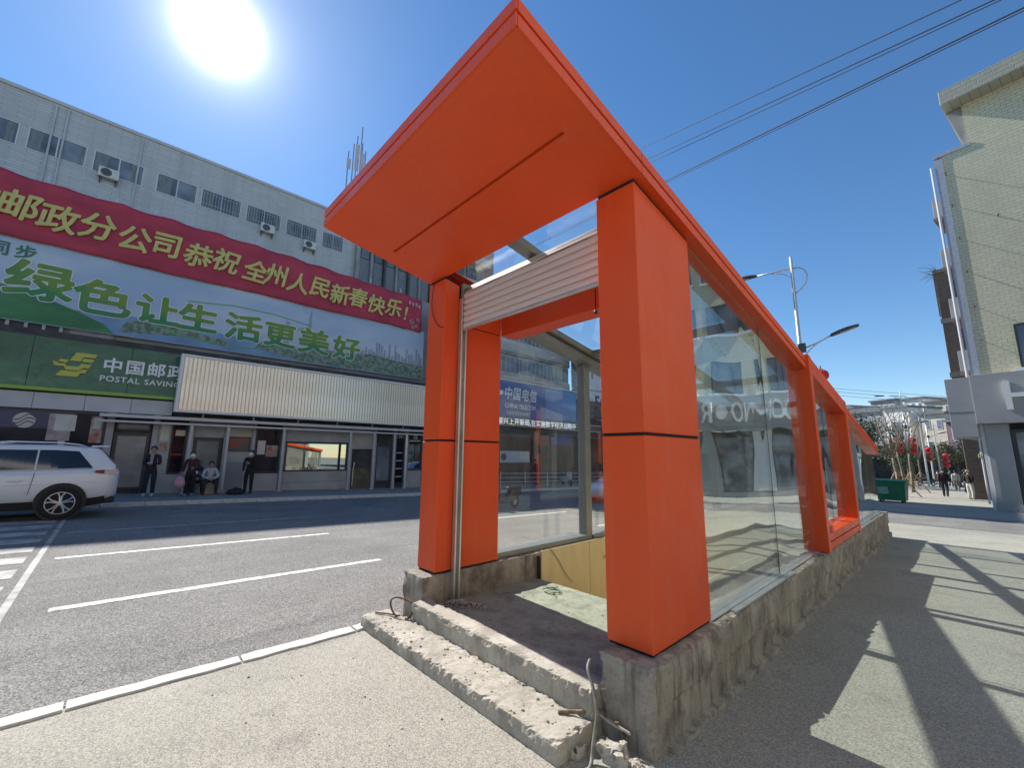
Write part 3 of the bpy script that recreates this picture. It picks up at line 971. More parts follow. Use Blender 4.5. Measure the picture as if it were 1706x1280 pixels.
# tower beyond the wing
tower = thing('tower_block', 'grey concrete tower with stacked balconies beyond the office block', 'building', (-38, 26, gz(-38, 26)))
ta, tz = P(10.75, 21, XW); tb, _ = P(15.4, 21, XW)
tz = 34.0
MB().box(XU - 7.95, XW - .2, ta, tb, -1, tz).build('wall', wall_grey, tower)
for fl in range(9):
    z = 5 + fl * 3.05
    MB().box(XW - .198, XW + .75, ta + .3, tb - 1.2, z, z + .95).build('balcony', wall_pale, tower, bevel=.01)
    for i in range(3):
        yy = ta + .5 + i * 1.75
        fr = MB().box(XW - .198, XW - .15, yy, yy + 1.45, z + 1.0, z + 2.75).build('window', frame_k, tower)
        MB().box(XW - .15, XW - .14, yy + .08, yy + .7, z + 1.08, z + 2.67).build('pane', pane_m, fr)
        MB().box(XW - .15, XW - .14, yy + .76, yy + 1.37, z + 1.08, z + 2.67).build('pane', pane_m, fr)
# antennas on the wing roof
ant = thing('antenna_mast', 'cluster of mobile phone antennas on poles on the office roof', 'antenna', (XW - 2, P(5.4, 0, XW)[0], zt2))
for (yy, ztop, pan) in ((5.02, 18.0, (16.9, 17.5)), (5.28, 18.6, None), (5.45, 19.2, (17.0, 18.6)), (5.68, 19.9, None), (5.75, 18.9, (17.1, 18.2)), (5.95, 18.5, None)):
    py, pz_ = P(yy, ztop, XW)
    MB().tube([(XW - .5, py, zt2), (XW - .5, py, pz_)], .05, 6).build('pole', steel, ant)
    if pan:
        _, a = P(yy, pan[0], XW); _, b = P(yy, pan[1], XW)
        MB().box(XW - .42, XW - .22, py - .17, py + .17, a, b).build('panel_antenna', wall_pale, ant, bevel=.03)
# air conditioners under the windows
def aircon(y, z, X, w, label):
    py, pz_ = P(y, z, X)
    a = thing('air_conditioner', label, 'air conditioner', (X, py, pz_), group='air conditioners on the tiled wall')
    h = w * .68
    MB().box(X + .05, X + .45, py, py + w, pz_, pz_ + h).build('casing', ac_white, a, bevel=.02)
    MB().lathe([(.001, 0), (h * .40, 0), (h * .40, .012), (.001, .012)], (X + .451, py + w * .38, pz_ + h * .5), 16, axis='x').build('fan_grille', ac_dark, a)
    for yy in (py + .12, py + w - .12):
        MB().prism([(X, pz_ - .35), (X + .45, pz_ - .04), (X + .45, pz_ - .005), (X, pz_ - .005)], 'y', yy - .02, yy + .02).build('bracket', ac_dark, a)
    MB().tube([(X + .1, py + w - .05, pz_ + .1), (X + .06, py + w + .08, pz_ - .3), (X + .05, py + w + .1, pz_ - 1.0)], .025, 6).build('pipe', ac_white, a)


aircon(-4.05, 11.72, XU, 1.0, 'air conditioner on the white tiled wall under a curtained window')
aircon(1.25, 11.63, XU, 1.0, 'air conditioner on the white tiled wall under a barred window, nearest the downpipe')
aircon(3.1, 11.50, XU, 1.0, 'air conditioner on the white tiled wall beside the last barred window')
for yy, dl in ((-5.35, 'thin pale downpipe on the tiled wall, left of its twin pipe'), (-5.05, 'thin pale downpipe on the tiled wall, right of its twin pipe'), (-3.02, 'lone thin pale downpipe running down beside the curtained window with the air conditioner')):
    py, pzt = P(yy, 13.9, XU); _, pzb = P(yy, 10.4, XU)
    tag(MB().tube([(XU + .09, py, pzb), (XU + .09, py, pzt)], .055, 8).build('downpipe', wall_pale), dl, 'pipe', 'downpipes on the tiled wall')

# red banner
red_cloth = mat('red_cloth', (.46, .045, .075), rough=.7, var=.16, vs=.8, stretch=(1, .7, 1.6))
gold = mat('gold_lettering', (.62, .55, .16), rough=.55, var=.1, vs=3)
ban = thing('banner', 'long red cloth banner with gold brush lettering across the office front', 'banner', (XB, 0, P(0, 8.7, XB)[1]))
s = MB()
NY, NZ = 260, 16
for i in range(NY + 1):
    yn = -12 + (9.83 + 12) * i / NY
    top = 10.95 - .03 * abs(math.sin((yn + .3) * 2.1)) + (0 if yn < 2 else -(yn - 2) * .04)
    bot = 8.70 + .022 * math.sin(yn * 1.1) + .01 * math.sin(yn * 5)
    for j in range(NZ + 1):
        t = j / NZ
        y_, z_ = P(yn, bot + (top - bot) * t, XB)
        wv = .07 * noise.noise(Vector((yn * .9, t * 2.5, 1))) + .06 * t ** 4 * math.sin(yn * 4.2 + t * 3) + .045 * t ** 2 * noise.noise(Vector((yn * 4.5 + t * 2, t * 1.2, 5))) + .02 * noise.noise(Vector((yn * 3, t * 5, 9)))
        s.v.append((XB + wv, y_, z_))
for i in range(NY):
    for j in range(NZ):
        a = i * (NZ + 1) + j
        s.f.append((a, a + NZ + 1, a + NZ + 2, a + 1)); s.m.append(0)
clo = s.build('cloth', red_cloth, ban, smooth=True)
sm = clo.modifiers.new('thick', 'SOLIDIFY'); sm.thickness = .012; sm.offset = -1
chars = '邮政分公司恭祝全州人民新春快乐!'
ys = [-5.75, -4.82, -3.84, -2.82, -1.88, -0.85, 0.11, 1.24, 2.07, 3.02, 4.02, 4.99, 5.93, 6.94, 7.96, 8.71]
for i, (c, yn) in enumerate(zip(chars, ys)):
    zc = 9.62 if i % 2 else 9.72
    y_, z_ = P(yn, zc - .012 * max(0, yn), XB)
    o = bold_text(c, 1.30, gold, ban, (XB + .12, y_, z_), FACE_X, 'character', .030, sx=.92, shear=.16)
    o.rotation_euler = (R(90), R(random.uniform(-4, 4)), R(90))
for yn, c in ((-6.75, '市'), (-7.7, '州')):
    y_, z_ = P(yn, 9.68, XB)
    bold_text(c, 1.30, gold, ban, (XB + .12, y_, z_), FACE_X, 'character', .030, shear=.16)
# printed lanterns and flowers at the banner's end
pr_red = mat('print_red', (.55, .05, .05), rough=.7); pr_pink = mat('print_pink', (.65, .32, .34), rough=.7)
for yn, zn, rr in ((9.15, 9.15, .16), (9.45, 8.95, .13), (9.55, 9.35, .13), (9.25, 8.85, .12)):
    y_, z_ = P(yn, zn, XB)
    s = MB()
    for k in range(5):
        t = 2 * math.pi * k / 5
        s.lathe([(.001, 0), (rr * .55, 0), (rr * .55, .004), (.001, .004)], (XB + .11, y_ + rr * .6 * math.cos(t), z_ + rr * .6 * math.sin(t)), 8, axis='x')
    tag(s.build('printed_flower', pr_pink, ban), kind='stuff')
for yn, zn in ((9.0, 10.25), (9.2, 10.2), (9.42, 10.22), (9.6, 10.15)):
    y_, z_ = P(yn, zn, XB)
    s = MB()
    s.lathe([(.03, -.16), (.09, -.08), (.10, 0), (.09, .08), (.03, .16)], (XB + .09, y_, z_), 8)
    s.build('printed_lantern', pr_pink, ban)
for yn in (-5.2, -3.45, -2.3, -1.15, 1.2, 3.35, 4.6, 6.6, 8.4):
    y_, z_ = P(yn, 11.02 - .035 * max(0, yn - 2), XB)
    MB().tube([(XB - .05, y_, z_ + .22), (XB + .02, y_ + .04, z_ + .1), (XB + .03, y_, z_ - .08)], .035, 5).build('tie_knot', frame_w, ban)

# printed board with green lettering
brd = thing('billboard', 'wide printed billboard of sky, green hill and city with bold green lettering', 'billboard', (XB, 0, P(0, 6, XB)[1]))
m = bpy.data.materials.new('printed_sky'); m.use_nodes = True
n_ = m.node_tree; b_ = n_.nodes['Principled BSDF']; b_.inputs['Roughness'].default_value = .55
t_ = n_.nodes.new('ShaderNodeTexCoord')
mp_ = n_.nodes.new('ShaderNodeMapping'); mp_.inputs['Scale'].default_value = (1, .35, 1); n_.links.new(t_.outputs['Object'], mp_.inputs[0])
c_ = mix_rgb(n_, (.40, .52, .66), (.64, .68, .72), noise_fac(n_, mp_.outputs[0], .55, .38, .7, 6))
n_.links.new(c_, b_.inputs['Base Color'])
ya, zb_ = P(-13, 5.92, XB); yb, zt_ = P(10.12, 8.66, XB)
MB().box(XB - .28, XB - .12, ya, yb, zb_, zt_ + .15).build('board', m, brd)
hill_g = mat('print_hill', (.10, .30, .11), rough=.6, c2=(.05, .19, .07), vs=1.2, stretch=(1, .6, 2))
water_p = mat('print_water', (.22, .35, .52), rough=.6, var=.15, vs=1)
town_p = mat('print_town', (.30, .36, .28), rough=.6, c2=(.12, .19, .12), vs=5, thr=(.42, .58), detail=8)
tower_p = mat('print_towers', (.27, .33, .42), rough=.6, c2=(.40, .43, .48), vs=4, stretch=(1, 3, .4))


def flat(name, pts, m, dx, par):
    q = [P(a, b, XB) for a, b in pts]
    return MB().prism(q, 'x', XB - .12, XB - .12 + dx).build(name, m, par)


flat('printed_water', [(-4, 5.94), (10, 5.94), (10, 6.45), (3, 6.5), (-2, 6.75), (-4, 6.6)], water_p, .003, brd)
flat('printed_hill', [(-13, 5.94), (-2.9, 5.94), (-3.2, 6.25), (-3.9, 6.55), (-5.0, 6.95), (-6.2, 7.15), (-8, 7.0), (-10, 7.3), (-13, 7.1)], hill_g, .006, brd)
flat('printed_town', [(1.6, 6.25), (3.5, 5.97), (10.08, 5.96), (10.08, 6.7), (8.5, 6.75), (7.0, 6.9), (6.1, 6.75), (4.6, 6.7), (3.0, 6.55), (1.9, 6.6)], town_p, .005, brd)
flat('printed_town', [(-2.8, 6.05), (-1.0, 6.25), (.5, 6.1), (.6, 6.35), (-1.2, 6.6), (-2.6, 6.55)], town_p, .005, brd)
rr = random.Random(12)
for i in range(26):
    a = 6.2 + i * .148 + rr.uniform(-.03, .03); h = rr.uniform(.2, .95) * (1 if i > 6 else .6)
    flat('printed_tower', [(a, 6.6), (a + .11, 6.6), (a + .11, 6.75 + h), (a, 6.75 + h)], tower_p, .004 + .0004 * (i % 3), brd)
flat('printed_tower', [(3.72, 6.6), (3.92, 6.6), (3.88, 8.45), (3.76, 8.45)], tower_p, .004, brd)
flat('printed_tower', [(2.75, 6.6), (2.95, 6.6), (2.95, 7.75), (2.75, 7.75)], tower_p, .004, brd)
# sweeping green ribbon
ribbon = mat('print_ribbon', (.16, .40, .16), rough=.55)
def ribbon_path(pts, w):
    s = MB(); q = [P(a, b, XB) for a, b in pts]
    for i in range(len(q) - 1):
        (a, b), (c, d) = q[i], q[i + 1]
        L = math.hypot(c - a, d - b); nx, nz = -(d - b) / L * w, (c - a) / L * w
        x = XB - .111 + .0005 * (i % 2)
        s.add([(x, a - nx, b - nz), (x, c - nx, d - nz), (x, c + nx, d + nz), (x, a + nx, b + nz), (x - .004, a - nx, b - nz), (x - .004, c - nx, d - nz), (x - .004, c + nx, d + nz), (x - .004, a + nx, b + nz)],
              [(0, 1, 2, 3), (7, 6, 5, 4), (0, 4, 5, 1), (1, 5, 6, 2), (2, 6, 7, 3), (3, 7, 4, 0)])
    return s.build('printed_ribbon', ribbon, brd)
ribbon_path([(-2.2, 6.7), (-1.2, 6.32), (.4, 6.12), (1.6, 6.2), (2.6, 6.45), (3.0, 6.7)], .035)
ribbon_path([(-.9, 7.75), (.6, 7.95), (2.2, 7.95), (3.9, 7.75), (3.3, 7.45)], .03)
green_l = mat('green_lettering', (.05, .25, .08), rough=.5, c2=(.20, .31, .04), vs=.5, thr=(.4, .6))
white_l = mat('white_lettering', (.80, .82, .82), rough=.5)
for c, (a, b), zc, sz in zip('绿色让生活更美好', ((-5.62, -4.19), (-4.04, -2.62), (-2.37, -1.16), (-1.2, 0.2), (0.41, 1.83), (2.0, 3.13), (3.34, 4.78), (4.93, 6.38)), (7.28, 7.10, 7.05, 7.02, 6.98, 6.95, 6.92, 6.88), (1.32, 1.3, 1.12, 1.12, 1.16, 1.1, 1.2, 1.15)):
    y_, z_ = P((a + b) / 2, zc, XB)
    bold_text(c, sz * 1.27, white_l, brd, (XB - .093, y_, z_), FACE_X, 'character_outline', .085, 12, sx=1.18)
    bold_text(c, sz * 1.27, green_l, brd, (XB - .080, y_, z_), FACE_X, 'character', .052, 10, sx=1.18)
dk_green = mat('dark_green_lettering', (.06, .19, .12), rough=.6)
for c, yn in (('同', -5.95), ('步', -5.35), ('时', -6.6)):
    y_, z_ = P(yn, 8.25, XB)
    text(c, .62, dk_green, brd, (XB - .10, y_, z_), FACE_X, 'character', ext=.005, off=.012)
# strip of old windows between board and shop sign
for i in range(4):
    a = -5.75 + i * .40
    wa, z1 = P(a, 6.0, XB - .3); wb, z0 = P(a + .30, 4.9, XB - .3)
    fr = MB().box(XB - .35, XB - .30, wa, wb, z0, z1).build('window', frame_k, post)
    MB().box(XB - .35, XB - .2, wb, wb + .10, z0, z1).build('pier', wall_pale, post)
pink_t = tile_mat('pink_wall_tiles', (.42, .36, .34), (.36, .31, .29), (.22, .19, .18), .5, .16, 'x')
wa, z1 = P(-4.0, 6.0, XB - .3); wb, z0 = P(-2.9, 4.9, XB - .3)
MB().box(XB - .35, XB - .28, wa, wb, z0, z1).build('tiled_panel', pink_t, post)
yel_t = mat('yellow_panel', (.42, .40, .16), rough=.6)
wa, z1 = P(-2.8, 5.75, XB - .3); wb, z0 = P(-2.0, 5.0, XB - .3)
MB().box(XB - .35, XB - .28, wa, wb, z0, z1).build('tiled_panel', yel_t, post)

# ---------------------------------------------------------------- ground-floor shops
shop = thing('shop_row', 'row of ground floor shop fronts with pale cladding under the boards', 'shop', (-21, 0, gz(-19.5, 0)))
MB().box(XB - .36, XN - .15, -34, 10.45, -1, 5.75).build('wall', wall_dark, shop)
for i in range(10):
    a = -13 + i * 1.21
    MB().box(XN - .149, XN - .03, a, a + 1.2, 3.06, 3.60).build('fascia_panel', wall_pale, shop, bevel=.006)
# green shop sign with emblem
gsign = bpy.data.materials.new('green_sign_face'); gsign.use_nodes = True
n_ = gsign.node_tree; b_ = n_.nodes['Principled BSDF']
t_ = n_.nodes.new('ShaderNodeTexCoord')
mp_ = n_.nodes.new('ShaderNodeMapping'); mp_.inputs['Scale'].default_value = (1, .5, 1.3); n_.links.new(t_.outputs['Object'], mp_.inputs[0])
c_ = mix_rgb(n_, (.012, .10, .06), (.03, .17, .10), noise_fac(n_, mp_.outputs[0], .8, .4, .65, 3))
n_.links.new(c_, b_.inputs['Base Color']); b_.inputs['Roughness'].default_value = .12
z_ = n_.nodes.new('ShaderNodeTexNoise'); z_.inputs['Scale'].default_value = .8; n_.links.new(t_.outputs['Object'], z_.inputs['Vector'])
bp_ = n_.nodes.new('ShaderNodeBump'); bp_.inputs['Distance'].default_value = .12; n_.links.new(z_.outputs['Fac'], bp_.inputs['Height']); n_.links.new(bp_.outputs['Normal'], b_.inputs['Normal'])
ps = thing('shop_sign', 'glossy dark green shop sign with yellow emblem and white lettering', 'sign', (XN, -4, 3.6))
for i in range(5):
    a = -12.1 + i * 2.45
    MB().box(XN - .02, XN + .10, a, a + 2.444, 3.78, 5.46).build('face_panel', gsign, ps, bevel=.006)
lime = mat('lime_edge', (.22, .42, .06), rough=.3)
MB().box(XN - .02, XN + .112, -12.1, .12, 3.66, 3.776).build('lime_strip', lime, ps)
MB().box(XN - .02, XN + .05, -12.1, .12, 5.462, 5.53).build('top_trim', frame_k, ps)
# emblem: stepped bars
em = mat('emblem_yellow', (.50, .50, .08), rough=.4)
E0, EZ = -3.72, 4.58
for (pts) in ([(-.02, .50), (.56, .50), (.50, .36), (.20, .36), (.12, .18), (-.18, .18), (-.24, .06), (-.46, .06), (-.40, .20), (-.14, .20), (-.08, .36), (-.06, .36)],
              [(-.58, .10), (-.28, .10), (-.22, -.02), (.10, -.02), (.16, .10), (.44, .10), (.38, -.04), (.22, -.04), (.16, -.16), (-.22, -.16), (-.28, -.04), (-.52, -.04)],
              [(-.34, -.20), (.10, -.20), (.16, -.10), (.36, -.10), (.30, -.24), (.18, -.24), (.12, -.40), (-.46, -.40), (-.40, -.30), (-.38, -.30)],
              [(.20, .30), (.50, .30), (.44, .18), (.16, .18)]):
    MB().prism([(E0 + a * .92, EZ + b * .95) for a, b in pts], 'x', XN + .101, XN + .15).build('emblem_bar', em, ps)
for i, c in enumerate('中国邮政储蓄银行'):
    text(c, .56, white_l, ps, (XN + .125, -2.77 + i * .605, 4.70), FACE_X, 'character', ext=.02, off=.012)
text('POSTAL', .285, white_l, ps, (XN + .12, -3.07, 4.24), FACE_X, 'word', ext=.012, off=.004, align='LEFT', space=1.1)
text('SAVINGS', .285, white_l, ps, (XN + .12, -1.86, 4.24), FACE_X, 'word', ext=.012, off=.004, align='LEFT', space=1.1)
# bank window with posters
XS = XN - .14
def shopwin(name, a, b, z0, z1, fm=frame_k, pm=None, X=XS, fw=.06, par=shop):
    f = MB()
    f.box(X, X + .06, a, b, z1 - fw, z1); f.box(X, X + .06, a, b, z0, z0 + fw)
    f.box(X, X + .06, a, a + fw, z0 + fw, z1 - fw); f.box(X, X + .06, b - fw, b, z0 + fw, z1 - fw)
    fr = f.build(name, fm, par)
    MB().box(X + .005, X + .02, a + fw, b - fw, z0 + fw, z1 - fw).build('pane', pm or pane_m, fr)
    return fr


navy = mat('navy_poster', (.02, .03, .10), rough=.3, var=.2, vs=1)
shop_dark = mat('shop_interior_glass', (.018, .02, .03), rough=.12, var=.5, vs=1.3, spec=.12)
bw = shopwin('window', -12, -2.7, .55, 3.03, pm=shop_dark)
MB().box(XS + .0205, XS + .028, -9, -3.5, 2.42, 2.97).build('poster_band', navy, bw)
silver = mat('silver_emblem', (.55, .52, .45), rough=.4)
LY, LZ, LR = -4.64, 2.66, .25
s = MB()
s.lathe([(.001, 0), (LR, 0), (LR, .012), (.001, .012)], (XS + .028, LY, LZ), 28, axis='x')
s.build('round_emblem', silver, bw)
for q in range(3):
    pts_t, pts_b = [], []
    for i in range(11):
        u = -1 + i / 5
        zz = .12 - .12 * q + .07 * math.sin(u * 3.0 + .5) + u * .05
        hw = LR * .9
        lim = math.sqrt(max(0, 1 - (u * .9) ** 2)) * LR
        zz = max(-lim + .02, min(lim - .02, zz))
        pts_t.append((LY + u * hw, LZ + zz + .018)); pts_b.append((LY + u * hw, LZ + zz - .018))
    MB().prism(pts_b + pts_t[::-1], 'x', XS + .041, XS + .046).build('emblem_wave', navy, bw)
poster_a = mat('poster_print', (.45, .40, .36), rough=.5, c2=(.30, .22, .26), vs=2.5, thr=(.4, .6))
poster_b = mat('poster_print_red', (.42, .36, .30), rough=.5, c2=(.30, .08, .06), vs=3.5, thr=(.38, .55))
poster_w = mat('poster_white', (.60, .58, .54), rough=.5, var=.08, vs=3)
MB().box(XS + .03, XS + .036, -4.1, -3.55, 2.02, 2.92).build('poster', poster_a, bw)
MB().box(XS + .037, XS + .041, -3.95, -3.45, 2.35, 2.90).build('poster', poster_w, bw)
MB().box(XS + .03, XS + .036, -3.08, -2.77, 1.96, 2.90).build('poster', poster_b, bw)
MB().box(XS + .037, XS + .041, -3.02, -2.82, 2.45, 2.86).build('poster', poster_w, bw)
MB().box(XS + .03, XS + .036, -3.80, -3.64, 1.80, 2.015).build('poster', poster_w, bw)
MB().box(XS + .0205, XS + .028, -11.8, -2.78, 1.62, 1.74).build('red_film_band', mat('red_film', (.22, .02, .03), rough=.3), bw)
# doors, panes and cladding between the canopy posts
pier = mat('cladding_pier', (.33, .34, .36), rough=.5, var=.1, vs=2)
pale_s = mat('ceramic_cladding', (.36, .35, .33), rough=.4, var=.12, vs=1.3)
for a, b in ((-2.68, -2.47), (-1.40, -1.22), (-.32, -.12), (.88, 1.02), (1.88, 2.02), (3.05, 3.22), (6.12, 6.28), (7.36, 7.54), (8.50, 8.66), (9.2, 9.4), (10.3, 10.45)):
    MB().box(XN - .149, XN + .02, a, b, -.5, 3.05).build('pier', pier, shop, bevel=.006)
shopwin('transom_window', -2.42, -1.46, 2.44, 2.76, pm=mat('transom_glass', (.10, .14, .20), rough=.1))
roll = mat('grey_roller_door', (.24, .25, .26), rough=.4, metal=.3, var=.2, vs=1.5)
d1 = shopwin('door', -2.44, -1.44, .30, 2.34, pm=roll, fw=.10)
for i in range(16):
    MB().box(XS + .0205, XS + .026, -2.33, -1.55, .45 + i * .113, .545 + i * .113).build('slat', roll, d1)
MB().box(XN - .149, XN - .02, -1.21, -.84, .1, 2.78).build('cladding_panel', pale_s, shop)
MB().box(XN - .019, XN - .005, -1.15, -.90, 2.10, 2.70).build('notice_board', poster_w, shop)
MB().box(XN - .019, XN - .005, -1.16, -.90, 1.70, 2.02).build('notice_board', poster_b, shop)
w2 = shopwin('window', -.83, -.33, .84, 2.77, pm=shop_dark)
MB().box(XS + .0205, XS + .03, -.78, -.38, 1.55, 1.60).build('red_rail', mat('red_film', (.22, .02, .03)), w2)
MB().box(XS + .0205, XS + .03, -.70, -.40, 2.30, 2.52).build('notice', poster_w, w2)
MB().box(XN - .149, XN - .03, -.84, -.33, -.4, .82).build('cladding_panel', pale_s, shop)
d2 = shopwin('door', -.10, .86, -.1, 2.24, pm=pane_m, fw=.11)
MB().box(XN - .149, XN - .02, -.11, .87, 2.26, 3.05).build('cladding_panel', pier, shop)
MB().box(XN - .149, XN - .02, 1.03, 1.87, -.5, 3.05).build('cladding_panel', pale_s, shop)
red_pic = mat('red_picture', (.30, .03, .025), rough=.3, c2=(.06, .07, .08), vs=1.6, thr=(.42, .55))
shopwin('display_case', 1.05, 1.84, 1.72, 2.33, pm=red_pic, X=XN - .019, fw=.05)
MB().box(XN - .019, XN - .01, 1.10, 1.72, .15, 1.28).build('grey_panel', mat('grey_board', (.20, .22, .24), rough=.4, var=.1, vs=2), shop)
w3 = shopwin('window', 2.04, 3.04, .8, 2.7, pm=shop_dark)
MB().box(XS + .0205, XS + .03, 2.15, 2.45, 1.6, 2.2).build('notice', poster_w, w3)
MB().box(XS + .0205, XS + .03, 2.5, 2.95, 1.5, 2.0).build('notice', poster_b, w3)
MB().box(XN - .149, XN - .03, 2.04, 3.04, -.5, .78).build('cladding_panel', pale_s, shop)
big_glass = glass_mat('mirror_shop_glass', (.25, .27, .28), f0=.42)
w4 = shopwin('window', 3.26, 6.10, .84, 2.18, pm=big_glass, fw=.07)
MB().box(XN - .149, XN - .03, 3.24, 6.11, 2.20, 3.05).build('cladding_panel', pier, shop)
for i in range(3):
    MB().box(XN - .149, XN - .03 - .004 * i, 3.24, 6.11, -.6 + i * .48, -.125 + i * .48).build('cladding_panel', pale_s, shop, bevel=.006)
# stair recess
MB().box(XN - .149, XN - .02, 6.29, 7.35, 1.9, 3.05).build('cladding_panel', pale_s, shop)
olive = mat('olive_stair', (.13, .12, .07), rough=.8, var=.2, vs=3)
for i in range(8):
    MB().box(XN - .148, XN - .03 - .012 * i, 6.30, 7.34, -.4 + i * .17, -.235 + i * .17).build('stair_tread', olive, shop)
MB().tube([(XN - .02, 6.45, 1.25), (XN + .0, 6.4, .9), (XN + .02, 6.38, .1)], .02, 6).build('handrail', alu, shop)
d3 = shopwin('door', 7.56, 8.48, .2, 2.14, pm=pane_m, fw=.10)
MB().tube([(XN - .05, 8.05, 2.0), (XN - .05, 8.30, 1.6)], .012, 6).build('closer_arm', alu, d3)
w5 = shopwin('window', 8.68, 9.19, .1, 2.8, pm=shop_dark)
for i in range(4):
    MB().box(XS + .0205, XS + .04, 8.75, 9.12, .45 + i * .42, .50 + i * .42).build('shelf', poster_w, w5)
w6 = shopwin('window', 9.42, 10.28, .8, 2.5, pm=big_glass)
MB().box(XN - .149, XN - .03, 9.42, 10.28, -.6, .78).build('cladding_panel', pale_s, shop)
text('立即办', .28, white_l, shop, (XN - .06, 8.95, 2.62), FACE_X, ext=.005)
text('营', .34, white_l, shop, (XN - .06, 9.85, 2.62), FACE_X, ext=.005)

# street arcade canopy with posts
arc = thing('arcade_canopy', 'long low grey metal canopy on slim posts before the shop fronts', 'canopy', (-18.6, 4, gz(-18.6, 4)))
XP = -18.9
for z0, z1, dx in ((2.90, 3.02, 0), (2.72, 2.80, -.10)):
    a, za = P(-2.9, z0, XP); b, zb2 = P(14, z1, XP)
    MB().box(XP - .05 + dx, XP + .06 + dx, a, b, za, zb2).build('edge_beam', mat('canopy_grey', (.45, .46, .48), rough=.4, metal=.2), arc, bevel=.006)
a, za = P(-2.9, 3.0, XP); b, zb2 = P(14, 3.0, XP)
MB().box(XN - .02, XP - .16, a, b, za - .06, za).build('canopy_sheet', wall_pale, arc)
for yn in (-.22, 1.02, 3.15, 6.2, 7.45, 8.6, 9.32, 12.0):
    py, _ = P(yn, 0, XP)
    MB().box(XP - .14, XP - .052, py - .05, py + .05, gz(XP, py) + .12, P(0, 2.72, XP)[1]).build('post', alu if yn > 9 else mat('post_grey', (.40, .41, .43), rough=.4, metal=.2), arc, bevel=.006)
    MB().box(XP - .18, XP - .012, py - .10, py + .10, gz(XP, py) + .121, gz(XP, py) + .14).build('base_plate', alu, arc)
# corrugated sign box on the canopy
XC = -18.78
box_t = thing('sign_box', 'white corrugated sign box with metal frame standing on the arcade canopy', 'sign box', (XC, 4, 3.1))
a, z0 = P(-.86, 3.22, XC); b, z1 = P(13.0, 5.55, XC)
ridge = mat('corrugated_sheet', (.80, .78, .71), rough=.28, metal=.55, c2=(.66, .60, .48), vs=1.3, stretch=(1, .8, .6))
white_fr = mat('white_metal_frame', (.74, .74, .73), rough=.4)
rib = MB().prism([(-.055, 0), (-.035, .03), (.045, .03), (.055, 0)], 'x', -1, 1)
rib = MB().add([(0, -.060, -1), (0, .060, -1), (.028, .048, -1), (.028, -.048, -1), (0, -.060, 1), (0, .060, 1), (.028, .048, 1), (.028, -.048, 1)],
               [(3, 2, 1, 0), (4, 5, 6, 7), (0, 1, 5, 4), (1, 2, 6, 5), (2, 3, 7, 6), (3, 0, 4, 7)])
r0 = rib.build('rib', ridge, box_t, local=True)
MB().box(XC - .5, XC - .03, a + .02, b, z0 + .02, z1 - .02).build('back_sheet', ridge, box_t)
nr = int((b - a - .2) / .135)
r0.scale = (1, 1, (z1 - z0 - .22) / 2)
zc = (z0 + z1) / 2
r0.location = Vector((XC - .03, a + .17, zc)) - box_t.location
for i in range(1, nr):
    o = r0.copy(); col.objects.link(o); o.location = Vector((XC - .03, a + .17 + i * .135, zc)) - box_t.location
for (ya_, yb_, za_, zb_2) in ((a, b, z1 - .09, z1), (a, b, z0, z0 + .09), (a, a + .1, z0 + .09, z1 - .09)):
    MB().box(XC - .5, XC + .03, ya_, yb_, za_, zb_2).build('frame', white_fr, box_t, bevel=.006)
for i in range(8):
    yy = a + .9 + i * 1.75
    MB().box(XC - .3, XC - .22, yy, yy + .06, P(0, 3.0, XP)[1], z0).build('strut', steel, box_t)

# ---------------------------------------------------------------- shops and flats further along
tel = thing('corner_shops', 'grey block of flats with balconies above blue shop signs', 'building', (-24, 20, gz(-22, 20)))
XT = -22.0
old_wall = mat('weathered_wall', (.27, .27, .25), rough=.85, c2=(.16, .16, .15), vs=.9, stretch=(1, 1, .5), bump=.2, bs=10)
MB().box(XT - 8, XT, 13.2, 26.15, -1, 11.6).build('wall', old_wall, tel)
for fl in range(2):
    z = 6.9 + fl * 2.5
    MB().box(XT, XT + .8, 17.2, 25.6, z, z + .85).build('balcony', pale_s, tel, bevel=.01)
    for i in range(9):
        yy = 17.35 + i * .92
        fr = MB().box(XT + .62, XT + .68, yy, yy + .86, z + .86, z + 2.2).build('window', bar_m, tel)
        MB().box(XT + .681, XT + .69, yy + .05, yy + .40, z + .92, z + 2.12).build('pane', pane_m, fr)
        MB().box(XT + .681, XT + .69, yy + .46, yy + .81, z + .92, z + 2.12).build('pane', pane_m, fr)
MB().box(XT, XT + .8, 17.2, 25.6, 9.15, 9.38).build('slab_edge', old_wall, tel)
XQ = -20.2
MB().box(XT, XQ - .3, 12.6, 34, -1, 6.4).build('shop_block', wall_dark, tel)
blue = mat('blue_sign_face', (.03, .13, .38), rough=.25, var=.2, vs=.6)
bs_ = thing('shop_sign', 'large blue shop sign with white lettering above a running text display', 'sign', (XQ, 19, 4.2))
a, z0 = P(14.6, 4.22, XQ); b, z1 = P(24.3, 6.72, XQ)
MB().box(XQ - .29, XQ, a, b, z0, z1).build('face_panel', blue, bs_, bevel=.01)
MB().box(XQ - .29, XQ + .02, a, b, z1, z1 + .07).build('top_trim', white_fr, bs_)
for (pa, pb, c3) in ((20.6, 24.2, (.05, .18, .50)),):
    ya_, za_ = P(pa, 4.4, XQ); yb_, zb_2 = P(pb, 6.6, XQ)
    MB().box(XQ + .001, XQ + .006, ya_, yb_, za_, zb_2).build('printed_panel', mat('blue_print', c3, rough=.2, c2=(.12, .30, .60), vs=.4), bs_)
py, pzz = P(15.6, 5.75, XQ)
s = MB()
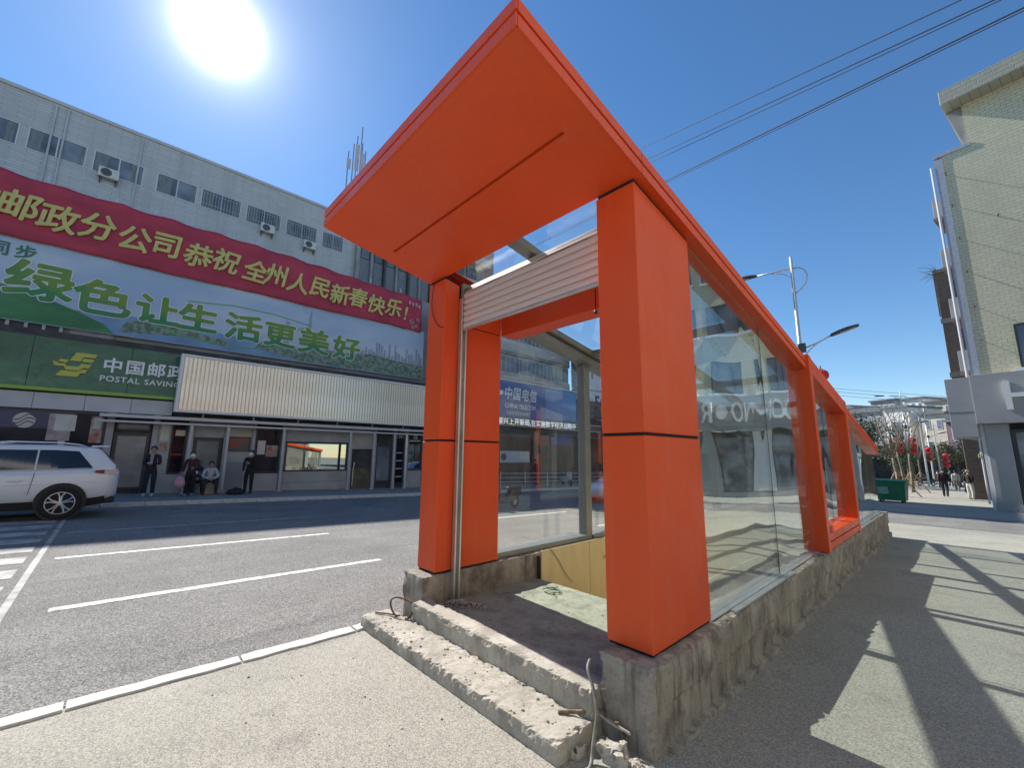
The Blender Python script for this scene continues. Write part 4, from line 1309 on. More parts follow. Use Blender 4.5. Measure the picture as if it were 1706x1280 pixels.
for k_ in range(3):
    s.prism([(py - .1 + .18 * k_, pzz - .35 + .22 * k_), (py + .75, pzz + .05 * k_), (py + .75, pzz + .12 + .05 * k_), (py - .1 + .18 * k_, pzz - .20 + .22 * k_)], 'x', XQ + .001 + .006 * k_, XQ + .03 + .006 * k_)
s.build('emblem', white_l, bs_)
py, pzz = P(18.0, 5.80, XQ)
for i, c in enumerate('中国电信'):
    text(c, .98, white_l, bs_, (XQ + .03, py + (i - 1.5) * .84, pzz), FACE_X, 'character', ext=.02, off=.015, shear=.15, sx=.82)
py, pzz = P(18.0, 4.98, XQ)
text('CHINA TELECOM', .46, white_l, bs_, (XQ + .03, py, pzz), FACE_X, ext=.015, off=.008, sx=.86)
py, pzz = P(17.8, 4.50, XQ)
text('天翼智慧家庭体验厅', .27, white_l, bs_, (XQ + .03, py, pzz), FACE_X, ext=.008)
led = thing('text_display', 'black running text display strip under the blue sign', 'display', (XQ, 19, 3.7))
a, z0 = P(14.6, 3.62, XQ); b, z1 = P(27.5, 4.16, XQ)
MB().box(XQ - .28, XQ + .03, a, b, z0, z1).build('case', mat('display_black', (.012, .012, .015), rough=.3), led)
for zz in (z0, z1 - .03):
    MB().box(XQ + .03, XQ + .05, a, b, zz, zz + .03).build('rim', alu, led)
lm = mat('display_lit', (.7, .75, .8), rough=.4)
lm.node_tree.nodes['Principled BSDF'].inputs['Emission Color'].default_value = (.8, .88, 1, 1)
lm.node_tree.nodes['Principled BSDF'].inputs['Emission Strength'].default_value = .45
py, pzz = P(20.0, 3.89, XQ)
text('振兴上开新局,在实施数字经济战略中', .50, lm, led, (XQ + .035, py, pzz), FACE_X, ext=.004, sx=1.06)
# white sign panels with a number, further right
ws = thing('advert_panel', 'tall white advertising panel with blue 5G figures beyond the blue sign', 'sign', (XQ - .6, 29, 5))
MB().box(XQ - 1.4, XQ - .8, 26.3, 33.5, 7.55, 11.2).build('upper_panel', mat('advert_white', (.62, .64, .66), rough=.4, var=.05, vs=1), ws, bevel=.02)
MB().box(XQ - 1.4, XQ - .8, 26.3, 33.5, 4.7, 7.48).build('lower_panel', mat('advert_white', (.62, .64, .66)), ws, bevel=.02)
text('5G', 1.7, mat('navy_lettering', (.02, .04, .22), rough=.4), ws, (XQ - .79, 29.9, 6.4), FACE_X, ext=.02, off=.05)
text('i', 2.0, mat('grey_lettering', (.22, .24, .30), rough=.4), ws, (XQ - .79, 28.6, 9.2), FACE_X, ext=.02, off=.04)
text('智能', .55, mat('grey_lettering', (.22, .24, .30)), ws, (XQ - .79, 29.3, 10.5), FACE_X, ext=.01)
tag(MB().lathe([(.001, 0), (.78, 0), (.82, .1), (.78, .2), (.001, .2)], (XQ - .5, 26.0, 9.6), 24, axis='x').build('round_sign', mat('dark_round_sign', (.06, .06, .07), rough=.4)), 'dark round projecting sign beside the white advertising panel', 'sign')
# shop fronts under the display
a, _ = P(14.6, 0, XQ)
fr = shopwin('window', a + .4, 20.2, .3, 3.0, pm=shop_dark, X=XQ - .29, par=tel)
MB().box(XQ - .26, XQ - .25, 17.0, 19.9, 1.15, 1.95).build('white_poster', mat('poster_pale_blue', (.40, .46, .54), rough=.5), fr)
MB().box(XQ - .249, XQ - .245, 18.9, 19.8, 1.35, 1.90).build('white_poster', poster_w, fr)
MB().lathe([(.001, 0), (.26, 0), (.26, .008), (.001, .008)], (XQ - .249, 17.35, 1.55), 20, axis='x').build('round_emblem', frame_k, fr)
fr = shopwin('window', 20.9, 25.2, .3, 3.2, pm=mat('red_shop', (.16, .03, .025), rough=.3, c2=(.03, .03, .03), vs=1.4, thr=(.4, .6)), X=XQ - .29, par=tel)
MB().box(XQ - .25, XQ - .23, 22.2, 24.8, 2.5, 3.3).build('hanging_sign', mat('violet_sign', (.10, .11, .26), rough=.4), fr)
MB().box(XQ - .29, XQ - .16, 20.3, 20.8, -.5, 3.4).build('pier', mat('tan_pier', (.30, .25, .16), rough=.6, var=.1, vs=2), tel)
fr = shopwin('window', 25.6, 33.5, .3, 3.2, pm=shop_dark, X=XQ - .29, par=tel)
MB().box(XQ - .5, XQ - .32, 12.6, 34, -.9, .28).build('plinth', wall_dark, tel)
# low street railing
rl = thing('railing', 'low metal street railing on the far pavement below the running display', 'railing', (-17, 20, gz(-17, 20) + .12))
for zz in (.35, .6, .85):
    MB().tube([(-17, 14, gz(-17, 14) + .12 + zz), (-17, 24, gz(-17, 24) + .12 + zz)], .022, 6).build('rail', bar_m, rl)
for i in range(6):
    yy = 14 + i * 2
    MB().tube([(-17, yy, gz(-17, yy) + .12), (-17, yy, gz(-17, yy) + .12 + .95)], .03, 6).build('post', bar_m, rl)

# ---------------------------------------------------------------- corner shop building on the right
yellow_t = tile_mat('yellow_wall_tiles', (.72, .68, .46), (.66, .625, .43), (.40, .37, .26), .30, .145, 'y', stain=(.46, .40, .25), bump=.5)
grey_alu = mat('grey_cladding', (.35, .355, .355), rough=.42, metal=.15, var=.06, vs=1.2)
quoin = mat('grey_quoin_tiles', (.42, .45, .50), rough=.5, var=.12, vs=8)
HB = thing('corner_shop_building', 'yellow tiled corner building with grey shop fascia and white letters', 'building', (1.97, 24, gz(2, 24)), rz=R(-9.1))
hz0 = gz(2, 24)


def hb(s, name, m, par=None, bevel=0):
    o = s.build(name, m, par or HB, bevel=bevel, local=True)
    return o


def Z(z):
    return z - hz0


hb(MB().box(.28, 15, .02, 9, Z(5.1), Z(15.55)), 'wall', yellow_t)
hb(MB().box(1.15, 15, .03, 8.9, Z(15.55), Z(17.6)), 'top_storey_wall', yellow_t)
hb(MB().box(.02, .30, -.01, .3, Z(5.1), Z(15.5)), 'corner_strip', quoin)
hb(MB().box(.0, .3, .3, 9, Z(5.1), Z(15.4)), 'street_side_wall', quoin)
hb(MB().box(.0, 1.2, -.02, 9, Z(15.56), Z(15.72)), 'ledge', quoin)
hb(MB().box(.62, 15.3, -.75, 9.2, Z(17.6), Z(18.3)), 'eaves_slab', tile_mat('eaves_tiles', (.48, .47, .36), (.44, .43, .33), (.28, .27, .2), .30, .2, 'y'), bevel=.01)
hb(MB().prism([(.66, Z(17.59)), (1.14, Z(17.59)), (1.14, Z(15.73)), (1.02, Z(15.73))], 'y', .1, .35), 'eaves_bracket', pale_s)
# wall windows with sills
def hwin(x0, x1, z0, z1):
    f = MB()
    f.box(x0, x1, -.02, .1, Z(z1) - .07, Z(z1)); f.box(x0, x1, -.02, .1, Z(z0), Z(z0) + .07)
    f.box(x0, x0 + .07, -.02, .1, Z(z0) + .07, Z(z1) - .07); f.box(x1 - .07, x1, -.02, .1, Z(z0) + .07, Z(z1) - .07)
    f.box((x0 + x1) / 2 - .03, (x0 + x1) / 2 + .03, -.02, .1, Z(z0) + .07, Z(z1) - .07)
    fr = hb(f, 'window', frame_k)
    hb(MB().box(x0 + .07, x1 - .07, .0, .018, Z(z0) + .07, Z(z1) - .07), 'pane', pane_m, fr)
    hb(MB().box(x0 - .15, x1 + .15, -.16, .0, Z(z0) - .16, Z(z0) - .01), 'sill', white_fr, fr)


for z0 in (5.36, 8.9, 12.3):
    for x0 in (1.42, 4.4, 7.3, 10.2, 12.8):
        if x0 > 2 or z0 < 6:
            hwin(x0, x0 + 1.9, z0, z0 + 1.8)
# sign fascia: front run and street-side run
hb(MB().box(.0, 15, -.42, .02, Z(3.15), Z(5.2)), 'sign_fascia', grey_alu, bevel=.01)
hb(MB().box(-.78, -.012, -.30, 9, Z(2.62), Z(5.14)), 'street_fascia', grey_alu, bevel=.01)
hb(MB().box(-.79, -.005, -.31, 9, Z(3.66), Z(3.675)), 'fascia_joint', frame_k)
for i, c in enumerate('HONOR'):
    o = text(c, 1.66, white_fr, HB, (0, 0, 0), FACE_NY, 'letter', ext=.07, off=.012, sx=.92, align='LEFT')
    o.location = (.80 + i * 1.34, -.50, Z(4.17)); o.rotation_euler = FACE_NY
# shop front
hb(MB().box(.12, .80, -.02, .5, Z(-.5), Z(3.15)), 'pier', grey_alu, bevel=.01)
hb(MB().box(-.02, .118, .05, .45, Z(-.5), Z(3.15)), 'corner_panel', white_fr)
hb(MB().box(.79, 15, .3, 9, Z(-.6), Z(3.15)), 'shop_wall', wall_dark)
hb(MB().box(.1, 15, -.05, .55, Z(-.6), Z(-.06)), 'plinth', grey_alu)
shop_lit = mat('shop_inside', (.30, .32, .34), rough=.25, c2=(.08, .09, .10), vs=1.0, thr=(.38, .6))
for i in range(4):
    a = .82 + i * 3.2
    f = MB()
    f.box(a, a + 2.5, -.01, .12, Z(2.78), Z(2.9)); f.box(a, a + .12, -.01, .12, Z(-.05), Z(2.78)); f.box(a + 2.38, a + 2.5, -.01, .12, Z(-.05), Z(2.78)); f.box(a + 1.2, a + 1.28, -.01, .12, Z(-.05), Z(2.78))
    fr = hb(f, 'shop_window', frame_k)
    hb(MB().box(a + .12, a + 1.2, .03, .05, Z(-.05), Z(2.78)), 'pane', shop_lit, fr)
    hb(MB().box(a + 1.28, a + 2.38, .03, .05, Z(-.05), Z(2.78)), 'pane', shop_lit, fr)
    if i:
        hb(MB().box(a - .68, a - .02, -.02, .28, Z(-.05), Z(3.149)), 'pier', white_fr if i % 2 else grey_alu)
hb(MB().box(1.2, 1.9, .0, .028, Z(.2), Z(1.5)), 'red_poster', red_pic)
# balconies and pipes down the street side
for fl in range(4):
    z = 5.6 + fl * 2.5
    for k_ in range(3):
        hb(MB().box(-.42, -.002, 1.0 + k_ * 2.7, 2.9 + k_ * 2.7, Z(z), Z(z + .95)), 'balcony', pale_s, bevel=.01)
        hb(MB().box(-.45, .0 - .001, .95 + k_ * 2.7, 2.95 + k_ * 2.7, Z(z - .12), Z(z - .005)), 'balcony_slab', mat('brown_slab', (.20, .15, .11), rough=.8))
hb(MB().tube([(-.07, -.09, Z(-.1)), (-.07, -.09, Z(2.6))], .035, 8), 'downpipe', frame_w)
hb(MB().tube([(-.10, .02, Z(5.2)), (-.10, .02, Z(15.2))], .05, 8), 'downpipe', frame_w)
pts = [(-.09 + .07 * math.cos(t * .9), -.14 + .02 * math.sin(t * 1.7), Z(1.85 + .10 * math.sin(t))) for t in range(16)]
hb(MB().tube(pts, .012, 5), 'cable_coil', mat('yellow_cable', (.5, .52, .3), rough=.5))
for (x, z) in ((.33, 14.6), (.36, 13.0), (.40, 11.4), (.44, 9.8), (.48, 8.2), (.5, 6.7), (1.6, 11.9), (3.4, 10.9)):
    hb(MB().tube([(x, .02, Z(z)), (x + .02, -.28, Z(z + .02)), (x + .10, -.32, Z(z - .05))], .018, 5), 'rusty_hook', rust)

brick = tile_mat('dark_old_brick', (.13, .10, .085), (.18, .14, .11), (.20, .19, .17), .26, .08, 'y', stain=(.08, .065, .06), rough=.9)
bb = thing('brick_building', 'bare dark brick building end rising behind the yellow tiled corner', 'building', (2, 33, gz(2, 33)))
MB().box(1.42, 12, 34.2, 46, -1, 13.3).build('wall', brick, bb)
MB().box(1.34, 12, 34.1, 46.1, 13.3, 13.5).build('roof_slab', old_wall, bb)
for zz in (6.6, 10.0):
    MB().box(1.36, 2.4, 34.12, 34.2, zz, zz + .3).build('floor_band', old_wall, bb)
tw = MB()
rr = random.Random(4)
for i in range(14):
    a = Vector((1.5, 33.9, 12.9 + rr.uniform(-.1, .6)))
    b = a + Vector((rr.uniform(-.9, .1), rr.uniform(-.2, .2), rr.uniform(-.2, .7)))
    tw.tube([a, (a + b) / 2 + Vector((0, 0, .12)), b], [.02, .014, .006], 5)
tag(tw.build('dry_shrub', mat('dry_twigs', (.17, .13, .10), rough=.9)), 'small bare shrub growing from the top of the dark brick wall', 'shrub')

# ---------------------------------------------------------------- unseen shop row beside the camera, added for its warm bounced light
rs = thing('bounce_shop_row', 'unseen pale tiled shop row added along the near pavement to bounce sunlight onto the shaded faces', 'building', (9, -6, 0))
pale_t = tile_mat('pale_wall_tiles', (.50, .485, .43), (.47, .455, .40), (.33, .315, .28), .30, .15, 'x', stain=(.52, .47, .38))
MB().box(5.8, 14, -26, 12.6, 3.4, 13.2).build('wall', pale_t, rs)
MB().box(6.1, 14, -26, 12.5, -.4, 3.4).build('shop_wall', pale_s, rs)
MB().box(5.6, 6.0, -26.1, 12.7, 13.2, 13.6).build('parapet', white_fr, rs)
for i in range(8):
    a = -25.4 + i * 4.75
    MB().box(5.6, 5.8, a, a + 4.5, 2.95, 3.9).build('shop_sign', (white_fr, mat('sign_cream', (.6, .52, .36), rough=.5), grey_alu)[i % 3], rs)
    f = shopwin('shop_window', a + .3, a + 4.2, .1, 2.85, pm=mat('shop_display', (.30, .27, .23), rough=.3, c2=(.12, .11, .10), vs=1.1), X=6.03, par=rs)
    for fl in range(3):
        for k_ in range(2):
            w_ = MB().box(5.74, 5.80, a + .5 + k_ * 2.2, a + 1.9 + k_ * 2.2, 4.8 + fl * 2.9, 6.4 + fl * 2.9).build('window', frame_w, rs)
            MB().box(5.73, 5.74, a + .6 + k_ * 2.2, a + 1.8 + k_ * 2.2, 4.9 + fl * 2.9, 6.3 + fl * 2.9).build('pane', pane_m, w_)

# ---------------------------------------------------------------- street lamps
pole_m = mat('lamp_pole_white', (.62, .64, .64), rough=.4, metal=.2, var=.05, vs=3)
lamp_dark = mat('lamp_head_dark', (.06, .065, .07), rough=.35)
lamp_lens = mat('lamp_lens', (.5, .5, .5), rough=.2)


def lamp(name_label, loc, s_=1.0):
    t = thing('street_lamp', name_label, 'street lamp', loc, group='street lamps along the road')
    MB().tube([(0, 0, 0), (0, 0, .9), (0, 0, 10.75)], [.12, .10, .055], 10).build('pole', pole_m, t, local=True, smooth=True)
    MB().tube([(0, 0, 10.2), (-.8, 0, 10.25), (-1.45, 0, 10.28)], .038, 8).build('upper_arm', pole_m, t, local=True, smooth=True)
    arc_ = [(0, 0, 10.2), (.25, 0, 10.18), (.45, 0, 10.02), (.55, 0, 9.75), (.48, 0, 9.42), (.25, 0, 9.15), (.03, 0, 9.02)]
    MB().tube(arc_, .032, 8).build('arm_loop', pole_m, t, local=True, smooth=True)
    MB().tube([(0, 0, 9.75), (-.35, 0, 10.05), (-.8, 0, 10.22)], .022, 6).build('arm_brace', pole_m, t, local=True, smooth=True)
    def head(x0, z0, sx_, tilt, nm):
        n = 9
        sec = []
        for i in range(n):
            u = i / (n - 1)
            w = .17 * math.sin(math.pi * min(1, .18 + u * .72)) ** .6
            h = .10 * math.sin(math.pi * min(1, .15 + u * .75)) ** .7 + .02
            x = x0 + sx_ * u * .92
            z = z0 + tilt * u * .92
            sec.append([(x, -w, z), (x, -w * .7, z + h * .8), (x, 0, z + h), (x, w * .7, z + h * .8), (x, w, z), (x, w * .6, z - .03), (x, -w * .6, z - .03)])
        vs = [p for r_ in sec for p in r_]; fs = []
        for i in range(n - 1):
            for k in range(7):
                fs.append((i * 7 + k, i * 7 + (k + 1) % 7, (i + 1) * 7 + (k + 1) % 7, (i + 1) * 7 + k))
        fs += [tuple(range(6, -1, -1)), tuple(range((n - 1) * 7, n * 7))]
        h_ = MB().add(vs, fs).build('lamp_head', lamp_dark, t, local=True, smooth=True)
        a, b = x0 + sx_ * .30, x0 + sx_ * .85
        MB().add([(a, -.10, z0 + tilt * .3 - .036), (b, -.08, z0 + tilt * .85 - .036), (b, .08, z0 + tilt * .85 - .036), (a, .10, z0 + tilt * .3 - .036), (a, -.10, z0 + tilt * .3 - .05), (b, -.08, z0 + tilt * .85 - .05), (b, .08, z0 + tilt * .85 - .05), (a, .10, z0 + tilt * .3 - .05)],
                 [(0, 1, 2, 3), (7, 6, 5, 4), (0, 4, 5, 1), (1, 5, 6, 2), (2, 6, 7, 3), (3, 7, 4, 0)]).build('lens', lamp_lens, h_, local=True)
    head(-1.42, 10.28, -1, .06, 'a')
    MB().tube([(.05, 0, 6.52), (.6, 0, 6.68), (1.12, 0, 6.92)], .034, 8).build('lower_arm', pole_m, t, local=True, smooth=True)
    MB().tube([(.05, 0, 6.15), (.35, 0, 6.45), (.62, 0, 6.68)], .022, 6).build('arm_brace', pole_m, t, local=True, smooth=True)
    head(1.10, 6.90, 1, .26, 'b')
    MB().box(-.05, .22, -.14, -.03, 6.35, 6.75).build('control_box', lamp_dark, t, local=True, bevel=.01)
    return t


lamp('white double-armed street lamp rising behind the glass entrance', (-2.9, 18.5, gz(-2.9, 18.5)))
lamp('white double-armed street lamp among the lanterns further down the street', (-2.9, 64, gz(-2.9, 64)))
lamp('white double-armed street lamp at the foot of the hillside houses', (-1.9, 84, gz(-2, 84)))

# red lanterns
lan_r = mat('lantern_red', (.60, .02, .025), rough=.45, spec=.5)
lan_g = mat('lantern_gold', (.55, .36, .08), rough=.4, metal=.4)


def lantern_proto(r):
    prof = [(r * .30, -r * .80), (r * .62, -r * .72), (r * .92, -r * .42), (r, 0), (r * .92, r * .42), (r * .62, r * .72), (r * .30, r * .80)]
    b = MB().lathe(prof, n=20)
    return b


def lanterns(x, y, zs, r, label):
    for i, z in enumerate(zs):
        t = thing('lantern', ('topmost ', 'middle ', 'lowest ')[i] + label, 'lantern', (x, y, z), group='red lanterns hung from the street lamps')
        lantern_proto(r).build('shade', lan_r, t, local=True)
        MB().lathe([(r * .32, r * .78), (r * .34, r * .95), (.01, r * 1.0)], n=12).build('top_cap', lan_g, t, local=True)
        MB().lathe([(.01, -r * 1.0), (r * .34, -r * .95), (r * .32, -r * .78)], n=12).build('bottom_cap', lan_g, t, local=True)
        MB().tube([(0, 0, r * .98), (0, 0, r * 1.5)], .02, 5).build('hanger', wire_k, t, local=True)
        if i == len(zs) - 1:
            MB().tube([(0, 0, -r), (0, 0, -r * 1.6)], [.03, .06], 6).build('tassel', lan_g, t, local=True)


lanterns(-2.28, 18.5, (5.06, 4.3, 3.54), .27, 'red lantern in the stack hung on the lamp behind the glass entrance')
lanterns(-1.62, 50, (3.35, 2.85, 2.35), .27, 'red lantern in the stack on the bare pole beside the staked trees')
lanterns(-2.55, 50, (3.4, 2.9, 2.4), .27, 'red lantern in the stack half hidden by the bare tree limbs')
lanterns(-1.67, 75, (2.9, 2.3, 1.7), .34, 'red lantern in the farthest stack below the hillside houses')
lanterns(-.2, 75, (2.1, 1.5, .9), .34, 'red lantern in the stack beside the street crossing at the far end')
for (x, y, h, lab) in ((-2.05, 50, 4.3, 'slim white pole carrying two stacks of lanterns'), (-.9, 75, 6.3, 'slim white pole carrying lanterns at the street end'), (-1.35, 58, 6.0, 'slim white pole standing alone behind the staked trees')):
    t = thing('lantern_pole', lab, 'pole', (x, y, gz(x, y)))
    MB().tube([(0, 0, 0), (0, 0, h - gz(x, y))], [.09, .06], 8).build('pole', pole_m, t, local=True)
    z = h - gz(x, y) - .35
    MB().tube([(-.75, 0, z), (.85, 0, z)], .025, 6).build('crossbar', pole_m, t, local=True)
    MB().box(-.15, .15, -.15, .15, 0, .04).build('base_plate', pole_m, t, local=True)

# ---------------------------------------------------------------- overhead cables
def hang(name, a, b, sag, r, label, group):
    a, b = Vector(a), Vector(b)
    pts = []
    for i in range(25):
        t = i / 24
        p = a.lerp(b, t); p.z -= sag * 4 * t * (1 - t); pts.append(p)
    o = MB().tube(pts, r, 5).build(name, wire_k, smooth=True)
    return tag(o, label, 'cable', group)


for (a, b, r, lab) in (((-35.0, 22.06, 25.49), (12.43, 2.40, 4.45), .009, 'thin overhead cable crossing high above the entrance roof, first of the five'),
                       ((-35.0, 22.12, 24.05), (12.97, 2.84, 4.82), .011, 'overhead cable crossing above the roof, paired with a thinner cable'),
                       ((-35.0, 22.15, 23.34), (13.07, 2.90, 4.99), .008, 'thin overhead cable running tight beside the paired cable above the roof'),
                       ((-35.0, 22.29, 19.93), (13.68, 3.35, 5.88), .014, 'thick black overhead cable crossing above the entrance roof'),
                       ((-35.0, 22.30, 19.75), (13.70, 3.44, 5.93), .009, 'overhead cable running just under the thick black cable')):
    a, b = Vector(a), Vector(b)
    b = a + (b - a) * ((5.78 - a.x) / (b.x - a.x))
    hang('overhead_cable', a - (b - a).normalized() * .5, b, 0.0, r, lab, 'cables over the entrance')
for i, (za, zb_) in enumerate(((11.95, 9.57), (11.5, 9.1), (10.93, 8.7))):
    hang('overhead_cable', (-24, 70, za + 2.6), (12, 70, zb_ - 2.4), .4, .022, ('highest', 'middle', 'lowest')[i] + ' of three thin cables sagging across the far end of the street', 'cables at the far end of the street')

# ---------------------------------------------------------------- people
skin = mat('skin', (.42, .25, .17), rough=.55)
hair_m = mat('black_hair', (.012, .011, .010), rough=.5)


def person(label, loc, rz, pose, top, bottom, shoes=(.03, .03, .03), h=1.68, parts=(), group=None, hat=None, mask=False):
    """one continuous body grown round a jointed skeleton; faces -y before turning"""
    t = thing('person', label, 'person', loc, rz, group)
    k = h / 1.72
    J = {'pel': (0, 0, .93, .14, .105), 'wai': (0, .0, 1.08, .15, .115), 'che': (0, .01, 1.28, .18, .125), 'nb': (0, .01, 1.44, .075, .065), 'nk': (0, .0, 1.50, .05, .05),
         'jaw': (0, -.02, 1.565, .062, .072), 'hd': (0, -.012, 1.64, .075, .09), 'tp': (0, -.005, 1.70, .055, .065),
         'sL': (.175, .01, 1.39, .072, .072), 'sR': (-.175, .01, 1.39, .072, .072), 'eL': (.225, .03, 1.12, .06, .06), 'eR': (-.225, .03, 1.12, .06, .06),
         'wL': (.22, -.05, .88, .03, .03), 'wR': (-.22, -.05, .88, .03, .03),
         'hL': (.095, 0, .86, .105, .105), 'hR': (-.095, 0, .86, .105, .105), 'kL': (.105, -.02, .49, .078, .078), 'kR': (-.105, -.02, .49, .078, .078),
         'aL': (.11, .02, .10, .058, .058), 'aR': (-.11, .02, .10, .058, .058), 'tL': (.115, -.13, .045, .04, .035), 'tR': (-.115, -.13, .045, .04, .035)}
    J.update({a: (*b, *J[a][3:]) if len(b) == 3 else b for a, b in pose.items()})
    names = list(J)
    E_ = [('pel', 'wai', 1), ('wai', 'che', 1), ('che', 'nb', 1), ('nb', 'nk', 0), ('nk', 'jaw', 0), ('jaw', 'hd', 0), ('hd', 'tp', 0), ('nb', 'sL', 1), ('nb', 'sR', 1), ('sL', 'eL', 1), ('sR', 'eR', 1), ('eL', 'wL', 1), ('eR', 'wR', 1),
          ('pel', 'hL', 2), ('pel', 'hR', 2), ('hL', 'kL', 2), ('hR', 'kR', 2), ('kL', 'aL', 2), ('kR', 'aR', 2), ('aL', 'tL', 3), ('aR', 'tR', 3)]
    me = bpy.data.meshes.new('body')
    me.from_pydata([Vector(J[n][:3]) * k for n in names], [(names.index(a), names.index(b)) for a, b, c in E_], [])
    o = bpy.data.objects.new('body', me); col.objects.link(o)
    md = o.modifiers.new('skin', 'SKIN'); md.use_smooth_shade = True; md.branch_smoothing = .6
    for i, n in enumerate(names):
        v = me.skin_vertices[0].data[i]; v.radius = (J[n][3] * k, J[n][4] * k); v.use_root = (i == 0)
    sb = o.modifiers.new('sub', 'SUBSURF'); sb.levels = 1; sb.render_levels = 1
    dg = bpy.context.evaluated_depsgraph_get()
    nm = bpy.data.meshes.new_from_object(o.evaluated_get(dg))
    bpy.data.objects.remove(o)
    key = '%.2f%.2f%.2f' % top
    mats_ = [skin, mat('cloth_' + key, top, rough=.8, var=.2, vs=9), mat('cloth_%.2f%.2f%.2f' % bottom, bottom, rough=.85, var=.2, vs=9), mat('shoe_%.2f%.2f%.2f' % shoes, shoes, rough=.5)]
    nm.materials.clear()
    for m_ in mats_:
        nm.materials.append(m_)
    segs = [(Vector(J[a][:3]) * k, Vector(J[b][:3]) * k, c) for a, b, c in E_]
    for pl in nm.polygons:
        c = pl.center; best = (9, 0)
        for a, b, mi in segs:
            d = b - a; u = max(0, min(1, (c - a).dot(d) / d.dot(d)))
            dd = (c - a - d * u).length
            if dd < best[0]:
                best = (dd, mi)
        pl.material_index = best[1]; pl.use_smooth = True
    body = bpy.data.objects.new('body', nm); col.objects.link(body); body.parent = t
    hd = Vector(J['hd'][:3]) * k
    # hair cap, face features, hands with fingers
    s = MB()
    prof = [(.01, .085), (.05, .08), (.078, .05), (.092, .01), (.092, -.03), (.085, -.05)]
    s.lathe([(a * k, b * k) for a, b in prof], (hd.x, hd.y + .022 * k, hd.z + .018 * k), 14)
    for i_, v_ in enumerate(s.v):
        if v_[1] < hd.y - .02 * k and v_[2] < hd.z + .048 * k:
            s.v[i_] = (v_[0] * .98, v_[1] + .012 * k, hd.z + .048 * k)
    s.build('hair', hair_m if hat is None else mat('hat_%.2f' % hat[0], hat, rough=.8), t, local=True, smooth=True)
    f = MB()
    f.add([(hd.x - .012, hd.y - .085 * k, hd.z - .01), (hd.x + .012, hd.y - .085 * k, hd.z - .01), (hd.x, hd.y - .082 * k, hd.z + .03), (hd.x, hd.y - .112 * k, hd.z - .012), (hd.x, hd.y - .082 * k, hd.z - .018)], [(0, 3, 2), (3, 1, 2), (0, 4, 3), (4, 1, 3), (0, 2, 1, 4)])
    f.build('nose', skin, t, local=True)
    for sx_ in (-1, 1):
        MB().lathe([(.001, -.004), (.010, -.002), (.010, .002), (.001, .004)], (hd.x + sx_ * .03 * k, hd.y - .086 * k, hd.z + .012), 8, axis='y').build('eye', hair_m, t, local=True)
        MB().lathe([(.001, -.006), (.022, -.004), (.018, .006), (.001, .008)], (hd.x + sx_ * .078 * k, hd.y + .005, hd.z), 8, axis='x').build('ear', skin, t, local=True)
    if mask:
        MB().lathe([(.02, .055), (.066, .03), (.080, -.01), (.070, -.05), (.03, -.075)], (hd.x, hd.y - .028 * k, hd.z - .055 * k), 14).build('face_mask', poster_mask, t, local=True, smooth=True)
    for w, e in (('wL', 'eL'), ('wR', 'eR')):
        a = Vector(J[w][:3]) * k; d = (a - Vector(J[e][:3]) * k).normalized()
        side = d.cross(Vector((0, 1, 0)))
        if side.length < .2:
            side = d.cross(Vector((1, 0, 0)))
        side.normalize(); nrm_ = d.cross(side)
        hm = MB()
        hm.tube([a - d * .01, a + d * .04, a + d * .09], [.024, .036, .030], 8)
        for q, ln in enumerate((.060, .072, .068, .052)):
            b0 = a + d * .085 + side * (.024 - q * .016)
            hm.tube([b0, b0 + d * ln * .55 + nrm_ * .008, b0 + d * ln * .95 + nrm_ * .03], [.0095, .009, .007], 5)
        b0 = a + d * .035 + side * .03
        hm.tube([b0, b0 + d * .03 + side * .022, b0 + d * .062 + side * .024 + nrm_ * .012], [.011, .010, .008], 5)
        hm.build('hand', skin, t, local=True, smooth=True)
    for p_ in parts:
        p_(t, k)
    return t


poster_mask = mat('white_mask', (.72, .73, .74), rough=.7)


def pz(x, y):
    return gz(x, y) + .12


def standing(phone=False):
    return {'wL': (.05, -.26, 1.13), 'eL': (.22, -.03, 1.13), 'wR': (-.06, -.27, 1.15), 'eR': (-.22, -.03, 1.13)} if phone else {}


def shirt(t, k):
    MB().prism([(-.03, 1.10), (.03, 1.10), (.045, 1.42), (-.045, 1.42)], 'y', -.125, -.105).build('shirt_front', mat('pink_shirt', (.40, .30, .32), rough=.8), t, local=True)


def phone_part(t, k):
    MB().box(-.04, .05, -.40, -.32, 1.14, 1.16).build('paper', poster_mask, t, local=True)


person('man in dark navy suit jacket and trousers holding a white paper by the roller door', (-17.7, -1.37, pz(-17.7, -1.37)), R(75), standing(True), (.018, .02, .035), (.018, .02, .03), (.5, .5, .48), 1.70, (shirt, phone_part))


def pink_bag_part():
    b = thing('carrier_bag', 'pink plastic carrier bag hanging from the masked woman\'s hand', 'bag', (-17.32, -.60, pz(-17.3, -.6) + .32))
    s = MB()
    s.lathe([(.05, .0), (.15, .03), (.17, .16), (.13, .30), (.05, .40)], n=10)
    for i, v in enumerate(s.v):
        s.v[i] = (v[0] * .6 + .02 * math.sin(i), v[1] + .01 * math.cos(i * 2), v[2])
    s.build('bag_body', mat('pink_plastic', (.55, .20, .26), rough=.4, c2=(.6, .4, .42), vs=8), b, local=True, smooth=True)
    MB().tube([(0, -.05, .38), (0, -.03, .5), (0, .0, .55), (0, .03, .5), (0, .05, .38)], .008, 5).build('handle', mat('pink_plastic', (.55, .2, .26)), b, local=True)


